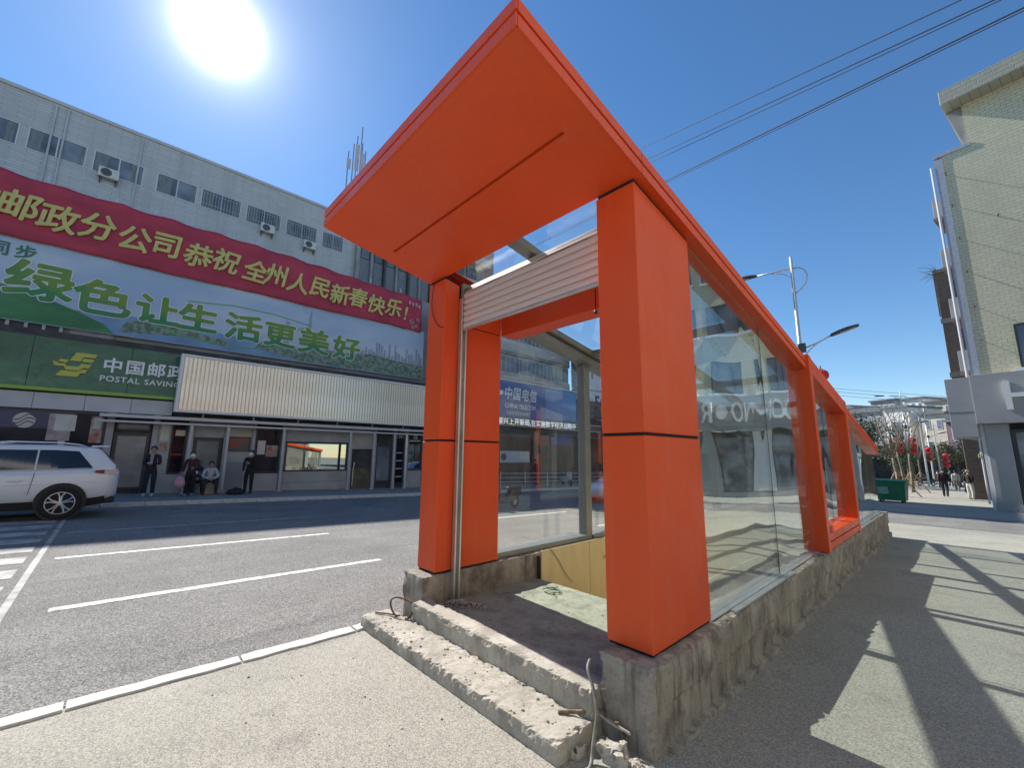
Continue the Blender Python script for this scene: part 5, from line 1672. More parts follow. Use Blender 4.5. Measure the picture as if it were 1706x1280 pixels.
person('woman in dark patterned coat and white face mask standing before the glass door', (-17.4, -.30, pz(-17.4, -.3)), R(80), {'wL': (.08, -.24, 1.10), 'eL': (.23, 0, 1.10), 'wR': (-.25, -.03, .93), 'eR': (-.23, .03, 1.14)}, (.05, .02, .024), (.012, .012, .014), (.2, .2, .2), 1.56, (), mask=True)
pink_bag_part()
seat = {'pel': (0, .05, .50), 'wai': (0, .03, .64), 'che': (0, -.02, .83), 'nb': (0, -.05, .99), 'nk': (0, -.07, 1.04), 'jaw': (0, -.10, 1.10), 'hd': (0, -.10, 1.17), 'tp': (0, -.09, 1.23),
        'sL': (.17, -.03, .95), 'sR': (-.17, -.03, .95), 'eL': (.26, -.16, .70), 'eR': (-.26, -.16, .70), 'wL': (.06, -.36, .60), 'wR': (-.06, -.36, .60),
        'hL': (.10, 0, .47), 'hR': (-.10, 0, .47), 'kL': (.20, -.42, .48), 'kR': (-.20, -.42, .48), 'aL': (.20, -.38, .10), 'aR': (-.20, -.38, .10), 'tL': (.21, -.53, .045), 'tR': (-.21, -.53, .045)}
person('man in white shirt sitting on a block with his hands on his knees', (-18.35, .40, pz(-18.35, .4)), R(88), seat, (.50, .52, .54), (.03, .03, .035), (.03, .03, .03), 1.66)
sb_ = thing('stone_seat', 'pale stone block under the seated man', 'seat', (-18.42, .40, pz(-18.4, .4)))
MB().box(-.22, .24, -.32, .34, 0, .40).build('block', mat('pale_stone', (.34, .32, .25), rough=.8, var=.15, vs=5), sb_, local=True, bevel=.02)
MB().box(-.24, .26, -.34, .36, .401, .44).build('slab_top', mat('pale_stone', (.34, .32, .25)), sb_, local=True, bevel=.01)
seat2 = dict(seat)
person('person in dark jacket with a white emblem sitting behind the masked woman', (-18.5, -.05, pz(-18.5, -.05)), R(92), seat2, (.02, .018, .018), (.02, .02, .022), (.03, .03, .03), 1.72,
       (lambda t, k: MB().lathe([(.035, 0), (.07, 0), (.07, .006), (.035, .006)], (0, -.16, .80), 14, axis='y').build('white_emblem', poster_mask, t, local=True),))


def backpack(t, k):
    MB().box(-.14, .14, .10, .24, 1.0, 1.40).build('backpack', mat('black_pack', (.015, .015, .017), rough=.7), t, local=True, bevel=.04)


person('man in black with cap and lowered mask standing beside the display case', (-18.0, 1.62, pz(-18, 1.62)), R(60), {'wL': (.03, -.20, 1.20), 'eL': (.20, -.10, 1.08)}, (.012, .012, .014), (.012, .012, .014), (.02, .02, .02), 1.68, (backpack,), hat=(.015, .015, .016), mask=True)
bg_ = thing('black_bag', 'slumped black bag on the pavement beside the man in black', 'bag', (-17.9, 1.2, pz(-17.9, 1.2)))
s = MB().lathe([(.20, 0), (.26, .06), (.24, .14), (.15, .2), (.05, .22)], n=10)
for i, v in enumerate(s.v):
    s.v[i] = (v[0] * .7, v[1] * 1.15, v[2] * (1 + .2 * math.sin(i)))
s.build('sack', mat('black_pack', (.015, .015, .017)), bg_, local=True, smooth=True)
MB().tube([(0, -.1, .2), (0, 0, .3), (0, .1, .2)], .015, 5).build('strap', mat('black_pack', (.015, .015, .017)), bg_, local=True)
# walkers on the right-hand pavement
walk = {'kL': (.09, -.14, .50), 'aL': (.09, -.10, .11), 'tL': (.095, -.25, .05), 'kR': (-.09, -.02, .49), 'aR': (-.09, .24, .15), 'tR': (-.095, .14, .06), 'wL': (.22, .10, .92), 'wR': (-.22, -.16, .93), 'eL': (.21, .08, 1.13), 'eR': (-.21, -.02, 1.12)}
person('man in black jacket and trousers walking away down the pavement', (.37, 34.9, gz(.4, 34.9)), R(176), walk, (.014, .013, .014), (.018, .02, .025), (.02, .02, .02), 1.72)
person('person in pale grey top walking away down the street ahead of the man in black', (.75, 46, gz(.7, 46)), R(184), walk, (.45, .45, .44), (.16, .17, .17), (.3, .3, .3), 1.64)
person('woman in dark jacket and white trousers standing by the corner shop', (1.42, 33.0, gz(1.4, 33)), R(140), {'wL': (.06, -.24, 1.12), 'wR': (-.06, -.24, 1.10)}, (.02, .02, .022), (.55, .54, .5), (.3, .3, .3), 1.66, hat=(.5, .5, .5))
person('person in dark clothes standing by the parked scooters', (1.25, 44, gz(1.2, 44)), R(60), {}, (.03, .03, .04), (.03, .03, .035), (.02, .02, .02), 1.68)
person('person in red jacket walking past the staked trees', (-.4, 54, gz(-.4, 54)), R(170), walk, (.30, .03, .03), (.03, .03, .04), (.05, .05, .05), 1.62)
person('person in grey coat walking towards the corner past the parked scooters', (.2, 60, gz(.2, 60)), R(10), walk, (.16, .16, .17), (.02, .02, .03), (.05, .05, .05), 1.7)
person('person in white shirt and blue trousers crossing at the far street end', (-.9, 66, gz(-.9, 66)), R(90), walk, (.6, .6, .58), (.05, .07, .14), (.05, .05, .05), 1.68)
person('person in dark clothes standing before the shop window across the road', (-18.6, 18.6, pz(-18.6, 18.6)), R(95), {}, (.015, .018, .016), (.02, .02, .02), (.02, .02, .02), 1.7)

# ---------------------------------------------------------------- vehicles
car_white = mat('white_car_paint', (.72, .73, .74), rough=.25, coat=.6)
car_glass = mat('car_glass', (.012, .013, .016), rough=.05, spec=.8)
car_black = mat('car_cladding', (.014, .014, .015), rough=.6)
rim_m = mat('alloy_rim', (.62, .62, .62), rough=.3, metal=.7)
tyre_m = mat('tyre', (.016, .016, .016), rough=.85)
tail_r = mat('tail_lamp_red', (.22, .02, .03), rough=.15)
tail_w = mat('tail_lamp_clear', (.62, .52, .50), rough=.15)
chrome = mat('chrome', (.7, .7, .7), rough=.12, metal=1)


def interp(st, y):
    for a, b in zip(st[:-1], st[1:]):
        if a[0] <= y <= b[0]:
            t = (y - a[0]) / (b[0] - a[0])
            t2 = t * t * (3 - 2 * t) * .5 + t * .5
            return [p + (q - p) * t2 for p, q in zip(a, b)]
    return list(st[0] if y < st[0][0] else st[-1])


def car(label, loc, rz, body, st, gh, wheels, wr, paint_, win, rails=True, suv=True):
    """st: (y, width factor, z bottom, z top); gh: (y, z roof, half base, half top); front towards -y"""
    t = thing('car', label, 'car', loc, rz)
    W2 = body / 2
    ya, yb = st[0][0], st[-1][0]
    N = 44
    secs = []
    for i in range(N + 1):
        y = ya + (yb - ya) * i / N
        _, w, z0, z1 = interp(st, y)
        h = z1 - z0
        half = [(.0, z0), (.80, z0), (.93, z0 + .10 * h), (.985, z0 + .32 * h), (1.0, z0 + .58 * h), (.985, z0 + .70 * h), (.975, z0 + .86 * h), (.93, z0 + .97 * h), (.80, z1 + .01), (0, z1 + .03)]
        ring = [(W2 * w * a, y, z) for a, z in half]
        ring += [(-x, y_, z) for x, y_, z in ring[-2:0:-1]]
        secs.append(ring)
    n = len(secs[0]); s = MB()
    vs = [p for r_ in secs for p in r_]; fs = []
    for i in range(N):
        for k in range(n):
            fs.append((i * n + k, i * n + (k + 1) % n, (i + 1) * n + (k + 1) % n, (i + 1) * n + k))
    fs += [tuple(range(n - 1, -1, -1)), tuple(range(N * n, (N + 1) * n))]
    s.add(vs, fs).build('body', paint_, t, local=True, smooth=True)
    # greenhouse
    M = 36; ga, gb = gh[0][0], gh[-1][0]
    secs = []
    for i in range(M + 1):
        y = ga + (gb - ga) * i / M
        _, zr, hb_, ht = interp(gh, y)
        zb_ = interp(st, y)[3] - .02
        zr = max(zr, zb_ + .03)
        f = min(1, (zr - zb_) / .4)
        ht = hb_ + (ht - hb_) * f
        ring = [(hb_, y, zb_), (ht + .03 * f, y, zr - .10 * f), (ht - .03, y, zr - .03 * f), (ht * .7, y, zr), (0, y, zr + .012)]
        ring += [(-x, y_, z) for x, y_, z in ring[-2::-1]]
        secs.append(ring)
    n = len(secs[0]); vs = [p for r_ in secs for p in r_]; fs = []
    for i in range(M):
        for k in range(n - 1):
            fs.append((i * n + k, i * n + k + 1, (i + 1) * n + k + 1, (i + 1) * n + k))
    fs += [tuple(range(n - 1, -1, -1)), tuple(range(M * n, (M + 1) * n))]
    MB().add(vs, fs).build('cabin', paint_, t, local=True, smooth=True)

    def side_pt(y, u, o=.006):
        _, zr, hb_, ht = interp(gh, y)
        zb_ = interp(st, y)[3] - .02
        zr = max(zr, zb_ + .03)
        f = min(1, (zr - zb_) / .4)
        ht = hb_ + (ht - hb_) * f + .03 * f
        zt_ = zr - .10 * f
        return (hb_ + (ht - hb_) * u + o, y, zb_ + (zt_ - zb_) * u)
    # side windows: win = list of (y0b, y1b, y0t, y1t)
    for sgn in (1, -1):
        for (b0, b1, t0, t1) in win:
            q = 8; vv = []
            for i in range(q + 1):
                u = i / q
                for y0_, y1_, uu in ((b0, b1, .10), (t0, t1, .96)):
                    x, y, z = side_pt(y0_ + (y1_ - y0_) * u, uu)
                    vv.append((x * sgn, y, z))
                    vv.append(((x - .012) * sgn, y, z))
            ff = []
            for i in range(q):
                o = i * 4
                ff += [(o, o + 4, o + 6, o + 2), (o + 1, o + 3, o + 7, o + 5), (o, o + 1, o + 5, o + 4), (o + 2, o + 6, o + 7, o + 3)]
            ff += [(0, 2, 3, 1), (q * 4, q * 4 + 1, q * 4 + 3, q * 4 + 2)]
            MB().add(vv, ff).build('side_window', car_glass, t, local=True)
        pts = [(sgn * side_pt(y_, .05, .008)[0], y_, side_pt(y_, .05)[2]) for y_ in [win[0][0] + (win[-1][1] - win[0][0]) * q_ / 12 for q_ in range(13)]]
        MB().tube(pts, .010, 5).build('window_trim', chrome, t, local=True)
        crease = []
        for q_ in range(21):
            y_ = ya + .5 + (yb - ya - .9) * q_ / 20
            _, w, z0, z1 = interp(st, y_)
            crease.append((sgn * (W2 * w * .992 + .001), y_, z0 + .64 * (z1 - z0)))
        MB().tube(crease, .007, 4).build('body_crease', paint_, t, local=True)
        # lower cladding
        cl_ = []
        for i in range(25):
            y = ya + .25 + (yb - ya - .45) * i / 24
            _, w, z0, z1 = interp(st, y)
            x = W2 * w * .985
            zt_ = z0 + .34 * (z1 - z0) * (.55 if suv else .35)
            cl_.append(((x + .010) * sgn, y, zt_)); cl_.append(((x * .955) * sgn, y, z0 - .03))
        MB().add(cl_, [(i * 2, i * 2 + 2, i * 2 + 3, i * 2 + 1) for i in range(24)]).build('sill_cladding', car_black, t, local=True)
        for wy in wheels:
            xs_ = W2 * interp(st, wy)[1]
            a0 = MB().lathe([(.001, 0), (wr + .075, 0), (wr + .075, .012), (.001, .012)], ((xs_ + .004) * sgn - (.012 if sgn < 0 else 0), wy, wr + .02), 28, axis='x')
            a0.build('wheel_arch', car_black, t, local=True)
            wz = wr
            ty = MB().lathe([(wr * .70, -.10), (wr * .93, -.10), (wr, -.07), (wr, .07), (wr * .93, .10), (wr * .70, .10)], ((xs_ - .045) * sgn, wy, wz), 30, axis='x')
            wl = ty.build('wheel', tyre_m, t, local=True)
            rx = (xs_ + .058) * sgn
            rm = MB().lathe([(wr * .66, -.012), (wr * .70, -.012), (wr * .70, .012), (wr * .66, .012), (wr * .66, -.012)], (rx, wy, wz), 30, axis='x')
            rm.lathe([(.001, -.02), (wr * .13, -.02), (wr * .12, .014), (.001, .014)], (rx, wy, wz), 12, axis='x')
            for q in range(5):
                for dq in (-.17, .17):
                    a_ = 2 * math.pi * q / 5 + .3
                    p0 = (rx, wy + wr * .10 * math.cos(a_ + dq), wz + wr * .10 * math.sin(a_ + dq))
                    p1 = (rx, wy + wr * .45 * math.cos(a_ + dq * .85), wz + wr * .45 * math.sin(a_ + dq * .85))
                    p2 = (rx, wy + wr * .68 * math.cos(a_ + dq * 1.5), wz + wr * .68 * math.sin(a_ + dq * 1.5))
                    rm.tube([p0, p1, p2], [.022, .016, .018], 5)
            rm.build('rim', rim_m, wl, local=True)
            MB().lathe([(.001, 0), (wr * .66, 0), (wr * .66, .01), (.001, .01)], ((xs_ + .02) * sgn, wy, wz), 20, axis='x').build('wheel_recess', car_black, wl, local=True)
        if rails:
            pts = [(sgn * .60, y, interp(gh, y)[1] + h_) for y, h_ in ((-.35, -.01), (-.2, .055), (.5, .065), (1.3, .06), (1.62, .045), (1.78, -.01))]
            MB().tube(pts, .018, 6).build('roof_rail', chrome, t, local=True, smooth=True)
        # tail lamp wrapping the corner
        y1_ = yb - .03
        xa = W2 * interp(st, yb - .42)[1] * .985; xb = W2 * interp(st, yb - .04)[1] * .98
        zt_ = interp(st, yb - .2)[3]
        for (fa, fb, m_) in ((0, .42, tail_r), (.42, 1.0, tail_w)):
            pa = (yb - .44 + .40 * fa); pb = (yb - .44 + .40 * fb)
            x_a = W2 * interp(st, pa)[1] * .985 + .03; x_b = W2 * interp(st, pb)[1] * .985 + .035
            z0a, z1a = zt_ - .17 + .03 * (1 - fa), zt_ - .03
            MB().add([(sgn * x_a, pa, zt_ - .10 - .05 * fa), (sgn * x_b, pb, zt_ - .10 - .05 * fb), (sgn * x_b, pb, z1a), (sgn * x_a, pa, z1a - .015), (sgn * (x_a - .06), pa, zt_ - .10 - .05 * fa), (sgn * (x_b - .06), pb, zt_ - .10 - .05 * fb), (sgn * (x_b - .06), pb, z1a), (sgn * (x_a - .06), pa, z1a - .015)],
                     [(0, 1, 2, 3), (7, 6, 5, 4), (0, 4, 5, 1), (1, 5, 6, 2), (2, 6, 7, 3), (3, 7, 4, 0)]).build('tail_lamp', m_, t, local=True)
        # door handle and shut line
        xs_ = W2 * 1.0
        MB().box(sgn * xs_ - .01, sgn * xs_ + .02, .62, .84, st[3][3] - .20, st[3][3] - .17).build('door_handle', paint_, t, local=True, bevel=.006)
        for dy in (-.35, .98):
            _, w, z0, z1 = interp(st, dy)
            MB().tube([(sgn * (W2 * w * .978), dy + .03, z1 - .04), (sgn * (W2 * w * 1.001), dy, z0 + .58 * (z1 - z0)), (sgn * (W2 * w * .987), dy - .02, z0 + .36 * (z1 - z0))], .006, 4).build('door_gap', car_black, t, local=True)
    # rear window, spoiler, rear bumper skirt, plate
    y0_, zr0 = gh[-2][0] + .03, gh[-2][1]
    y1_, zr1 = gh[-1][0], interp(st, gh[-1][0])[3]
    hw = gh[-2][3] * .86
    MB().add([(-hw, y0_ + .02, zr0 - .02), (hw, y0_ + .02, zr0 - .02), (hw * 1.12, y1_ + .02, zr1 + .06), (-hw * 1.12, y1_ + .02, zr1 + .06), (-hw, y0_ - .02, zr0 - .06), (hw, y0_ - .02, zr0 - .06), (hw * 1.12, y1_ - .03, zr1 + .02), (-hw * 1.12, y1_ - .03, zr1 + .02)],
             [(0, 1, 2, 3), (7, 6, 5, 4), (0, 4, 5, 1), (1, 5, 6, 2), (2, 6, 7, 3), (3, 7, 4, 0)]).build('rear_window', car_glass, t, local=True)
    if suv:
        MB().box(-.58, .58, y0_ - .18, y0_ + .16, zr0 + .005, zr0 + .05).build('spoiler', paint_, t, local=True, bevel=.02)
    _, w, z0, z1 = interp(st, yb - .12)
    MB().box(-W2 * w * .95, W2 * w * .95, yb - .5, yb - .02, z0 - .06, z0 + .10).build('bumper_skirt', car_black, t, local=True, bevel=.03)
    MB().box(-.24, .24, yb - .01, yb + .012, z0 + .42, z0 + .54).build('plate', mat('plate_blue', (.03, .06, .25), rough=.4), t, local=True)
    return t


SUV_ST = [(-2.40, .62, .42, .80), (-2.28, .84, .30, .95), (-1.9, .96, .26, 1.02), (-1.1, 1, .25, 1.07), (0, 1, .25, 1.08), (1.2, 1, .25, 1.10), (1.9, .995, .27, 1.13), (2.28, .96, .33, 1.14), (2.40, .88, .40, 1.12), (2.44, .78, .46, 1.06)]
SUV_GH = [(-1.15, 1.10, .84, .80), (-.35, 1.60, .85, .66), (.3, 1.70, .86, .67), (1.2, 1.70, .86, .67), (2.0, 1.65, .86, .65), (2.36, 1.22, .82, .76)]
car('white SUV with black lower trim and roof rails stopped by the zebra crossing', (-14.2, -4.66, gz(-14.2, -4.66) + .006), 0, 1.90, SUV_ST, SUV_GH, (-1.42, 1.50), .36, car_white,
    [(-.75, .05, -.30, .05), (.10, .98, .10, .98), (1.01, 1.95, 1.01, 1.66)])
SED_ST = [(-2.25, .62, .36, .62), (-2.12, .86, .22, .72), (-1.7, .96, .20, .82), (-.9, 1, .20, .90), (0, 1, .20, .93), (1.1, 1, .20, .95), (1.8, .97, .24, .96), (2.15, .88, .30, .93), (2.25, .70, .40, .85)]
SED_GH = [(-.95, .93, .78, .74), (-.25, 1.32, .79, .58), (.35, 1.44, .80, .58), (1.0, 1.40, .80, .57), (1.75, .99, .76, .68)]
car('white saloon car with red lower trim driving past behind the glass wall', (-9.9, 15.5, gz(-9.9, 15.5) + .006), 0, 1.78, SED_ST, SED_GH, (-1.35, 1.32), .31, car_white,
    [(-.45, .28, -.05, .28), (.33, 1.18, .33, .98)], rails=False, suv=False)

# scooters
sc_dark = mat('scooter_dark', (.05, .055, .06), rough=.35)
sc_red = mat('scooter_red', (.28, .02, .02), rough=.3)
sc_white = mat('scooter_white', (.5, .52, .52), rough=.35)


def scooter_make(loc, rz, m_, label):
    t = thing('scooter', label, 'scooter', loc, rz, 'parked scooters')
    for y in (-.62, .58):
        w = MB().lathe([(.13, -.045), (.20, -.045), (.225, 0), (.20, .045), (.13, .045), (.13, -.045)], (0, y, .225), 18, axis='x').build('wheel', tyre_m, t, local=True)
        MB().lathe([(.001, -.02), (.135, -.02), (.135, .02), (.001, .02)], (0, y, .225), 12, axis='x').build('hub', rim_m, w, local=True)
    MB().prism([(-.30, .22), (.30, .22), (.80, .42), (.88, .62), (.30, .66), (.10, .40), (-.26, .32)], 'x', -.13, .13).build('body', m_, t, local=True, bevel=.03)
    MB().prism([(.05, .665), (.85, .63), (.95, .70), (.60, .76), (.10, .76)], 'x', -.13, .13).build('seat', car_black, t, local=True, bevel=.03)
    MB().prism([(-.42, .28), (-.34, .26), (-.44, .92), (-.52, .90)], 'x', -.17, .17).build('leg_shield', m_, t, local=True, bevel=.02)
    MB().tube([(0, -.62, .225), (0, -.50, .7), (0, -.42, 1.0)], .03, 8).build('fork', rim_m, t, local=True)
    MB().tube([(-.33, -.30, 1.02), (-.1, -.42, 1.02), (.1, -.42, 1.02), (.33, -.30, 1.02)], .016, 6).build('handlebar', car_black, t, local=True)
    MB().lathe([(.02, -.06), (.07, -.03), (.08, .03)], (0, -.52, .90), 10, axis='y').build('headlamp', lamp_lens, t, local=True)
    MB().box(-.10, .10, -.76, -.44, .44, .47).build('mudguard', m_, t, local=True, bevel=.01)
    for sx_ in (-1, 1):
        MB().tube([(sx_ * .26, -.33, 1.02), (sx_ * .30, -.36, 1.17)], .007, 5).build('mirror_stem', car_black, t, local=True)
        MB().lathe([(.001, -.008), (.05, -.004), (.05, .004), (.001, .008)], (sx_ * .30, -.36, 1.2), 10, axis='y').build('mirror', car_black, t, local=True)
    return t


scooter_make((-9.9, 7.85, gz(-9.9, 7.85) + .006), R(8), sc_dark, 'dark scooter seen through the left glass wall on the road')
scooter_make((-17.4, 20.4, pz(-17.4, 20.4)), R(65), sc_white, 'white scooter parked by the railing across the road')
scooter_make((-17.5, 22.4, pz(-17.5, 22.4)), R(70), sc_dark, 'dark scooter parked beyond the white one by the railing')
for i, (x, y, m_, lab) in enumerate(((1.55, 38.5, sc_dark, 'dark scooter parked nearest the corner shop wall'), (1.1, 52, sc_dark, 'dark scooter parked on the pavement past the walkers'), (1.9, 50, sc_white, 'white scooter among those parked past the walkers'), (2.5, 54, sc_red, 'red scooter among those parked past the walkers'), (-3.6, 36, sc_white, 'white scooter parked behind the green bin'), (-4.3, 38, sc_dark, 'dark scooter parked behind the green bin'), (-1.7, 62, sc_dark, 'dark scooter parked under the lantern pole'))):
    scooter_make((x, y, gz(x, y)), R(200 + 17 * i), m_, lab)

# ---------------------------------------------------------------- bin, trees, far end of the street
bin_g = mat('bin_green', (.015, .17, .075), rough=.45, var=.12, vs=4)
wb = thing('wheelie_bin', 'large green wheeled bin standing past the end of the glass entrance', 'bin', (-1.25, 25.6, gz(-1.2, 25.6)), rz=R(-4))
s = MB()
w0, w1, d0, d1, h = .52, .60, .36, .46, 1.0
s.add([(-w0, -d0, .10), (w0, -d0, .10), (w0, d0, .10), (-w0, d0, .10), (-w1, -d1, h), (w1, -d1, h), (w1, d1, h), (-w1, d1, h)], [(0, 3, 2, 1), (4, 5, 6, 7), (0, 1, 5, 4), (1, 2, 6, 5), (2, 3, 7, 6), (3, 0, 4, 7)])
s.build('tub', bin_g, wb, bevel=.02, local=True)
MB().prism([(-.50, .985), (.50, .985), (.48, 1.05), (.2, 1.10), (-.2, 1.10), (-.48, 1.05)], 'x', -.64, .64).build('lid', bin_g, wb, bevel=.02, local=True)
MB().box(-.45, -.05, -.452, -.40, .40, .75).build('label_plate', mat('label_pale_green', (.20, .36, .26), rough=.5, var=.2, vs=12), wb, local=True)
for x in (-.4, .4):
    for y in (-.3, .3):
        MB().lathe([(.001, -.03), (.08, -.03), (.08, .03), (.001, .03)], (x, y, .08), 12, axis='x').build('wheel', tyre_m, wb, local=True)
MB().tube([(-.5, .5, .95), (-.5, .6, .98), (.5, .6, .98), (.5, .5, .95)], .02, 6).build('handle', bin_g, wb, local=True)

bark = mat('bark', (.19, .165, .13), rough=.9, var=.3, vs=12, bump=.5, bs=30)
stake_m = mat('timber_stake', (.36, .26, .16), rough=.8, var=.2, vs=10)


def bare_tree(x, y, h, label, seed, lean=0):
    q = random.Random(seed)
    t = thing('bare_tree', label, 'tree', (x, y, gz(x, y)), group='pruned street trees with stakes')
    tr = [(0, 0, 0), (lean * .3 + .03, 0, h * .2), (lean * .6, .03, h * .36), (lean * .8, .0, h * .45)]
    MB().tube(tr, [.12, .10, .085, .075], 9).build('trunk', bark, t, local=True, smooth=True)
    top = Vector(tr[-1])
    for i in range(5):
        a = i * 2 * math.pi / 5 + q.uniform(-.4, .4)
        d = Vector((math.cos(a) * .36, math.sin(a) * .36, 1)).normalized()
        L_ = h * q.uniform(.38, .58)
        p1 = top + d * L_ * .5 + Vector((q.uniform(-.1, .1), q.uniform(-.1, .1), 0)); p2 = top + d * L_ + Vector((q.uniform(-.2, .2), q.uniform(-.2, .2), .1))
        MB().tube([top - Vector((0, 0, .1)), p1, p2], [.055, .036, .018], 7).build('limb', bark, t, local=True, smooth=True)
        for j in range(3):
            b0 = p1.lerp(p2, q.uniform(.1, .9)); e = b0 + Vector((q.uniform(-.6, .6), q.uniform(-.6, .6), q.uniform(.3, .9)))
            MB().tube([b0, (b0 + e) / 2 + Vector((.04, 0, .05)), e], [.022, .014, .007], 5).build('twig', bark, t, local=True)
    for i in range(3):
        a = i * 2.1 + .5
        MB().tube([(math.cos(a) * 1.0, math.sin(a) * 1.0, 0), (0.05 * math.cos(a) + lean * .4, .05 * math.sin(a), 1.45)], .035, 6).build('stake', stake_m, t, local=True)
    MB().tube([(.55, 0, .72), (-.30, .5, .72), (-.30, -.5, .72), (.55, 0, .72)], .025, 5).build('stake_tie', stake_m, t, local=True)


bare_tree(-1.5, 32.5, 5.2, 'bare pruned street tree with timber stakes next to the green bin', 1, -.15)
bare_tree(-1.45, 40.5, 6.2, 'bare pruned street tree with timber stakes before the lantern stacks', 2, .1)
bare_tree(-2.3, 47, 7.0, 'tall bare pruned street tree leaning behind the lantern stacks', 3, -.3)
bare_tree(-2.4, 68, 6.5, 'bare pruned street tree farthest down the pavement', 6, .0)


def leaf_crown(t, c, rad, n, sz, m_, seed, name='crown'):
    q = random.Random(seed); s = MB()
    clumps = []
    for i in range(26):
        a = q.uniform(0, 2 * math.pi); b = math.acos(q.uniform(-.75, 1)); r_ = q.uniform(.45, 1.0)
        clumps.append((Vector((c[0] + rad[0] * r_ * math.sin(b) * math.cos(a), c[1] + rad[1] * r_ * math.sin(b) * math.sin(a), c[2] + rad[2] * r_ * math.cos(b))), q.uniform(.22, .42)))
    for i in range(n):
        cc, cr = q.choice(clumps)
        p = cc + Vector((q.gauss(0, cr * rad[0] * .5), q.gauss(0, cr * rad[1] * .5), q.gauss(0, cr * rad[2] * .5)))
        d = Vector((q.uniform(-1, 1), q.uniform(-1, 1), q.uniform(-.6, .6))).normalized(); e = d.cross(Vector((q.uniform(-1, 1), q.uniform(-1, 1), q.uniform(-1, 1)))).normalized()
        z = sz * q.uniform(.6, 1.3)
        s.add([p - d * z, p + e * z * .45, p + d * z, p - e * z * .45], [(0, 1, 2, 3)])
    return s.build(name, m_, t)


leaf_d = mat('leaf_dark', (.035, .055, .025), rough=.6, var=.5, vs=1.5)
leaf_m = mat('leaf_mid', (.08, .11, .045), rough=.6, var=.4, vs=1.2)
leaf_o = mat('leaf_olive', (.13, .13, .06), rough=.65, var=.4, vs=1.2)
for (x, y, zc, rad, m_, lab, sd_) in ((-6.0, 52, 3.0, (3.4, 3.4, 2.9), leaf_d, 'dark dense evergreen tree behind the end of the glass entrance', 1), (-8.6, 60, 3.4, (3.2, 3.2, 3.0), leaf_d, 'dark evergreen tree deeper in the row behind the entrance', 2), (-3.8, 74, 1.9, (2.2, 2.2, 1.8), leaf_m, 'mid green tree behind the lantern poles', 3), (-1.2, 90, 2.4, (2.2, 2.2, 1.7), leaf_o, 'olive green tree under the hillside houses', 4), (-6.5, 93, 2.8, (2.6, 2.6, 1.6), leaf_o, 'pale olive tree beside the white hillside house', 5), (2.2, 92, 2.2, (2.4, 2.4, 2.6), leaf_d, 'dark green tree beside the purple house', 6)):
    t = thing('leafy_tree', lab, 'tree', (x, y, gz(x, y)), group='leafy trees at the end of the street')
    MB().tube([(x, y, gz(x, y) - .1), (x + .1, y, zc * .4), (x, y, zc)], [.26, .2, .1], 8).build('trunk', bark, t)
    for i in range(4):
        a = i * 1.7
        MB().tube([(x, y, zc * .5), (x + math.cos(a) * rad[0] * .5, y + math.sin(a) * rad[1] * .5, zc + rad[2] * .3)], [.1, .03], 6).build('limb', bark, t)
    leaf_crown(t, (x, y, zc), rad, 5200, .12, m_, sd_)

# hill and its houses at the end of the street
s = MB()
NX, NYh = 24, 12
for i in range(NX + 1):
    for j in range(NYh + 1):
        x = -90 + 130 * i / NX; y = 96 + 120 * j / NYh
        rise = max(0, (y - 97)) ** 1.0 * .14
        s.v.append((x, y, gz(x, y) - .3 + rise + 1.2 * noise.noise(Vector((x * .06, y * .06, 0))) * min(1, (y - 96) / 20)))
for i in range(NX):
    for j in range(NYh):
        a = i * (NYh + 1) + j
        s.f.append((a, a + NYh + 1, a + NYh + 2, a + 1)); s.m.append(0)
struct(s.build('hillside', mat('hill_scrub', (.10, .10, .06), rough=.95, c2=(.18, .16, .12), vs=.4), smooth=True))
hw_ = mat('house_white', (.74, .73, .69), rough=.8, var=.1, vs=.8)
hc_ = mat('house_cream', (.55, .50, .40), rough=.85, var=.15, vs=.8)
hp_ = mat('house_purple', (.20, .13, .16), rough=.8, var=.15, vs=.8)
hg_ = mat('house_grey', (.34, .36, .37), rough=.85, var=.15, vs=.8)
roof_g = mat('roof_grey', (.16, .17, .18), rough=.8, var=.2, vs=2)


def house(label, x0, x1, y, zb, zt, m_, roof='flat', wins=3, floors=2, rz=-28):
    t = thing('hillside_house', label, 'house', ((x0 + x1) / 2, y, zb))
    MB().box(x0, x1, y, y + 9, zb, zt).build('wall', m_, t)
    if roof == 'flat':
        MB().box(x0 - .3, x1 + .3, y - .4, y + 9.2, zt, zt + .35).build('roof', roof_g, t)
    else:
        MB().prism([(x0 - .5, zt), (x1 + .5, zt), (x1 - .8, zt + 1.0), (x0 + .8, zt + 1.0)], 'y', y - .5, y + 9.3).build('roof', roof_g, t)
    fh = (zt - zb) / max(1, floors)
    for f in range(floors):
        for i in range(wins):
            a = x0 + (x1 - x0) * (i + .25) / wins; b = x0 + (x1 - x0) * (i + .72) / wins
            fr = MB().box(a, b, y - .06, y + .05, zt - fh * f - fh * .72, zt - fh * f - fh * .25).build('window', frame_w, t)
            MB().box(a + .1, b - .1, y - .08, y - .061, zt - fh * f - fh * .68, zt - fh * f - fh * .29).build('pane', pane_m, fr)
    t.rotation_euler = (0, 0, R(rz))


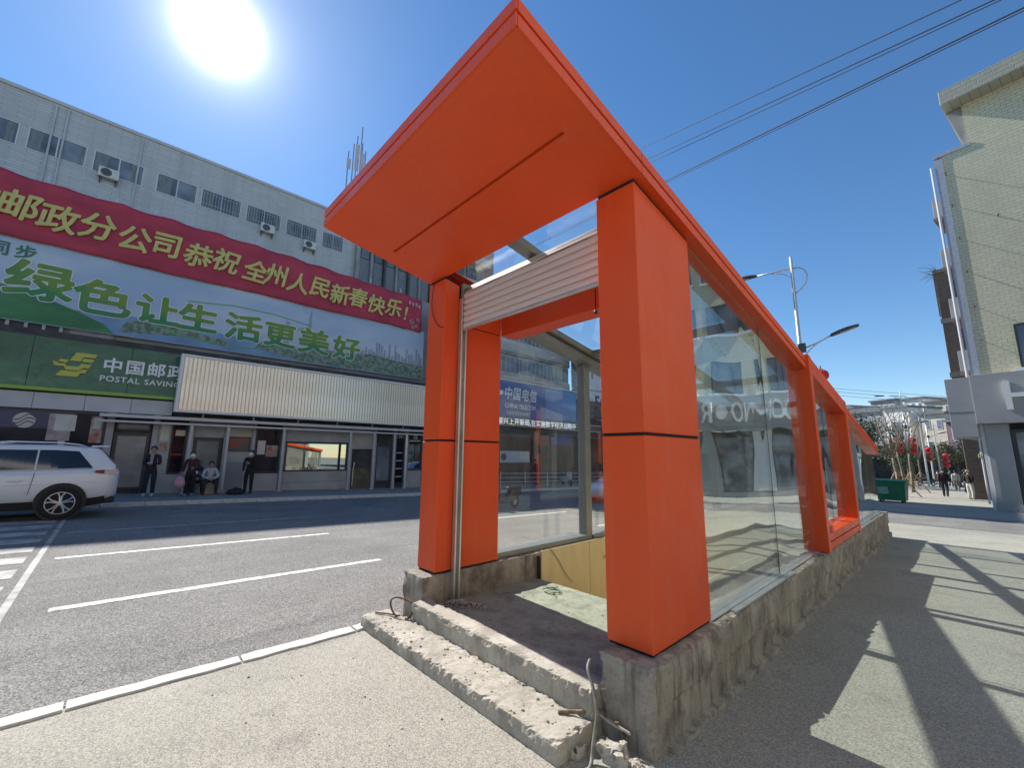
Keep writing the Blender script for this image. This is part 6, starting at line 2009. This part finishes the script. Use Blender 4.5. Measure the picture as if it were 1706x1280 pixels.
house('grey house with dark flat roof left of the white hillside house', -16, -9.0, 118, 4, 11.6, hg_, 'hip', 4, 2)
house('white walled hillside house with bright blank gable', -8.9, -4.6, 108, 2, 11.4, hw_, 'flat', 1, 1)
house('cream hillside house with one dark opening under a flat roof', -3.4, .1, 104, 2, 9.6, hc_, 'flat', 2, 2)
house('purple fronted house at the foot of the hill', -.2, 4.2, 98, -1, 7.8, hp_, 'flat', 2, 2)
house('pale pink house high on the hill beside the corner building', .6, 5.4, 122, 9, 15.2, hw_, 'hip', 3, 2)
house('long low grey house above the tree tops', -24, -14.5, 126, 6, 13.2, hg_, 'hip', 4, 2)
house('grey stuccoed house at the left end of the hillside row', -34, -25, 116, 2, 11.2, hc_, 'flat', 4, 2)
house('tall cream house with two rows of windows behind the purple house', -3.2, 2.6, 116, 3, 13.0, hc_, 'flat', 4, 3)
house('small white house perched above the white gable', -7.2, -3.2, 130, 8, 15.2, hw_, 'flat', 3, 2)
house('grey house with small windows on the upper slope', -13.5, -8.2, 134, 8, 15.6, hg_, 'flat', 4, 2)
# shop block closing the street below the houses
ce = thing('street_end_building', 'low shop block with dark awnings closing the far end of the street', 'building', (-4, 96, gz(-4, 96)))
MB().box(-30, 8, 95.6, 97, -3, 3.8).build('wall', wall_grey, ce)
for i in range(10):
    a = -20 + i * 2.6
    MB().box(a, a + 2.2, 95.4, 95.59, -1.7, 1.2).build('shop_opening', wall_dark, ce)
    MB().box(a, a + 2.3, 94.6, 95.59, 1.3, 1.9).build('awning', (sc_red, wall_dark, mat('ochre_sign', (.30, .22, .08), rough=.6))[i % 3], ce)
# row along the left of the street past the entrance (dark shaded fronts)
lr = thing('shaded_shop_row', 'row of shaded shop fronts along the far side past the advertising panel', 'building', (-22, 60, gz(-22, 60)))
MB().box(-30, -20.6, 34.6, 94, -3, 8.5).build('wall', old_wall, lr)
for i in range(12):
    a = 35.2 + i * 4.6
    MB().box(-20.6, -20.45, a, a + 3.6, gz(-20, a), gz(-20, a) + 3).build('shop_opening', wall_dark, lr)
    MB().box(-20.6, -20.2, a - .2, a + 3.9, gz(-20, a) + 3.1, gz(-20, a) + 4.3).build('shop_sign', (sc_red, blue, hw_, lime)[i % 4], lr)
    for k_ in range(2):
        fr = MB().box(-20.6, -20.5, a + .2 + k_ * 1.8, a + 1.6 + k_ * 1.8, 4.6, 6.2).build('window', frame_w, lr)
        MB().box(-20.5, -20.49, a + .3 + k_ * 1.8, a + 1.5 + k_ * 1.8, 4.7, 6.1).build('pane', pane_m, fr)
# parked van and car in the shade at the end
car('silver car parked in the shade behind the green bin', (-6.2, 40, gz(-6.2, 40) + .006), 0, 1.78, SED_ST, SED_GH, (-1.35, 1.32), .31, mat('silver_paint', (.45, .46, .47), rough=.3, metal=.4), [(-.45, .28, -.05, .28), (.33, 1.18, .33, .98)], rails=False, suv=False)
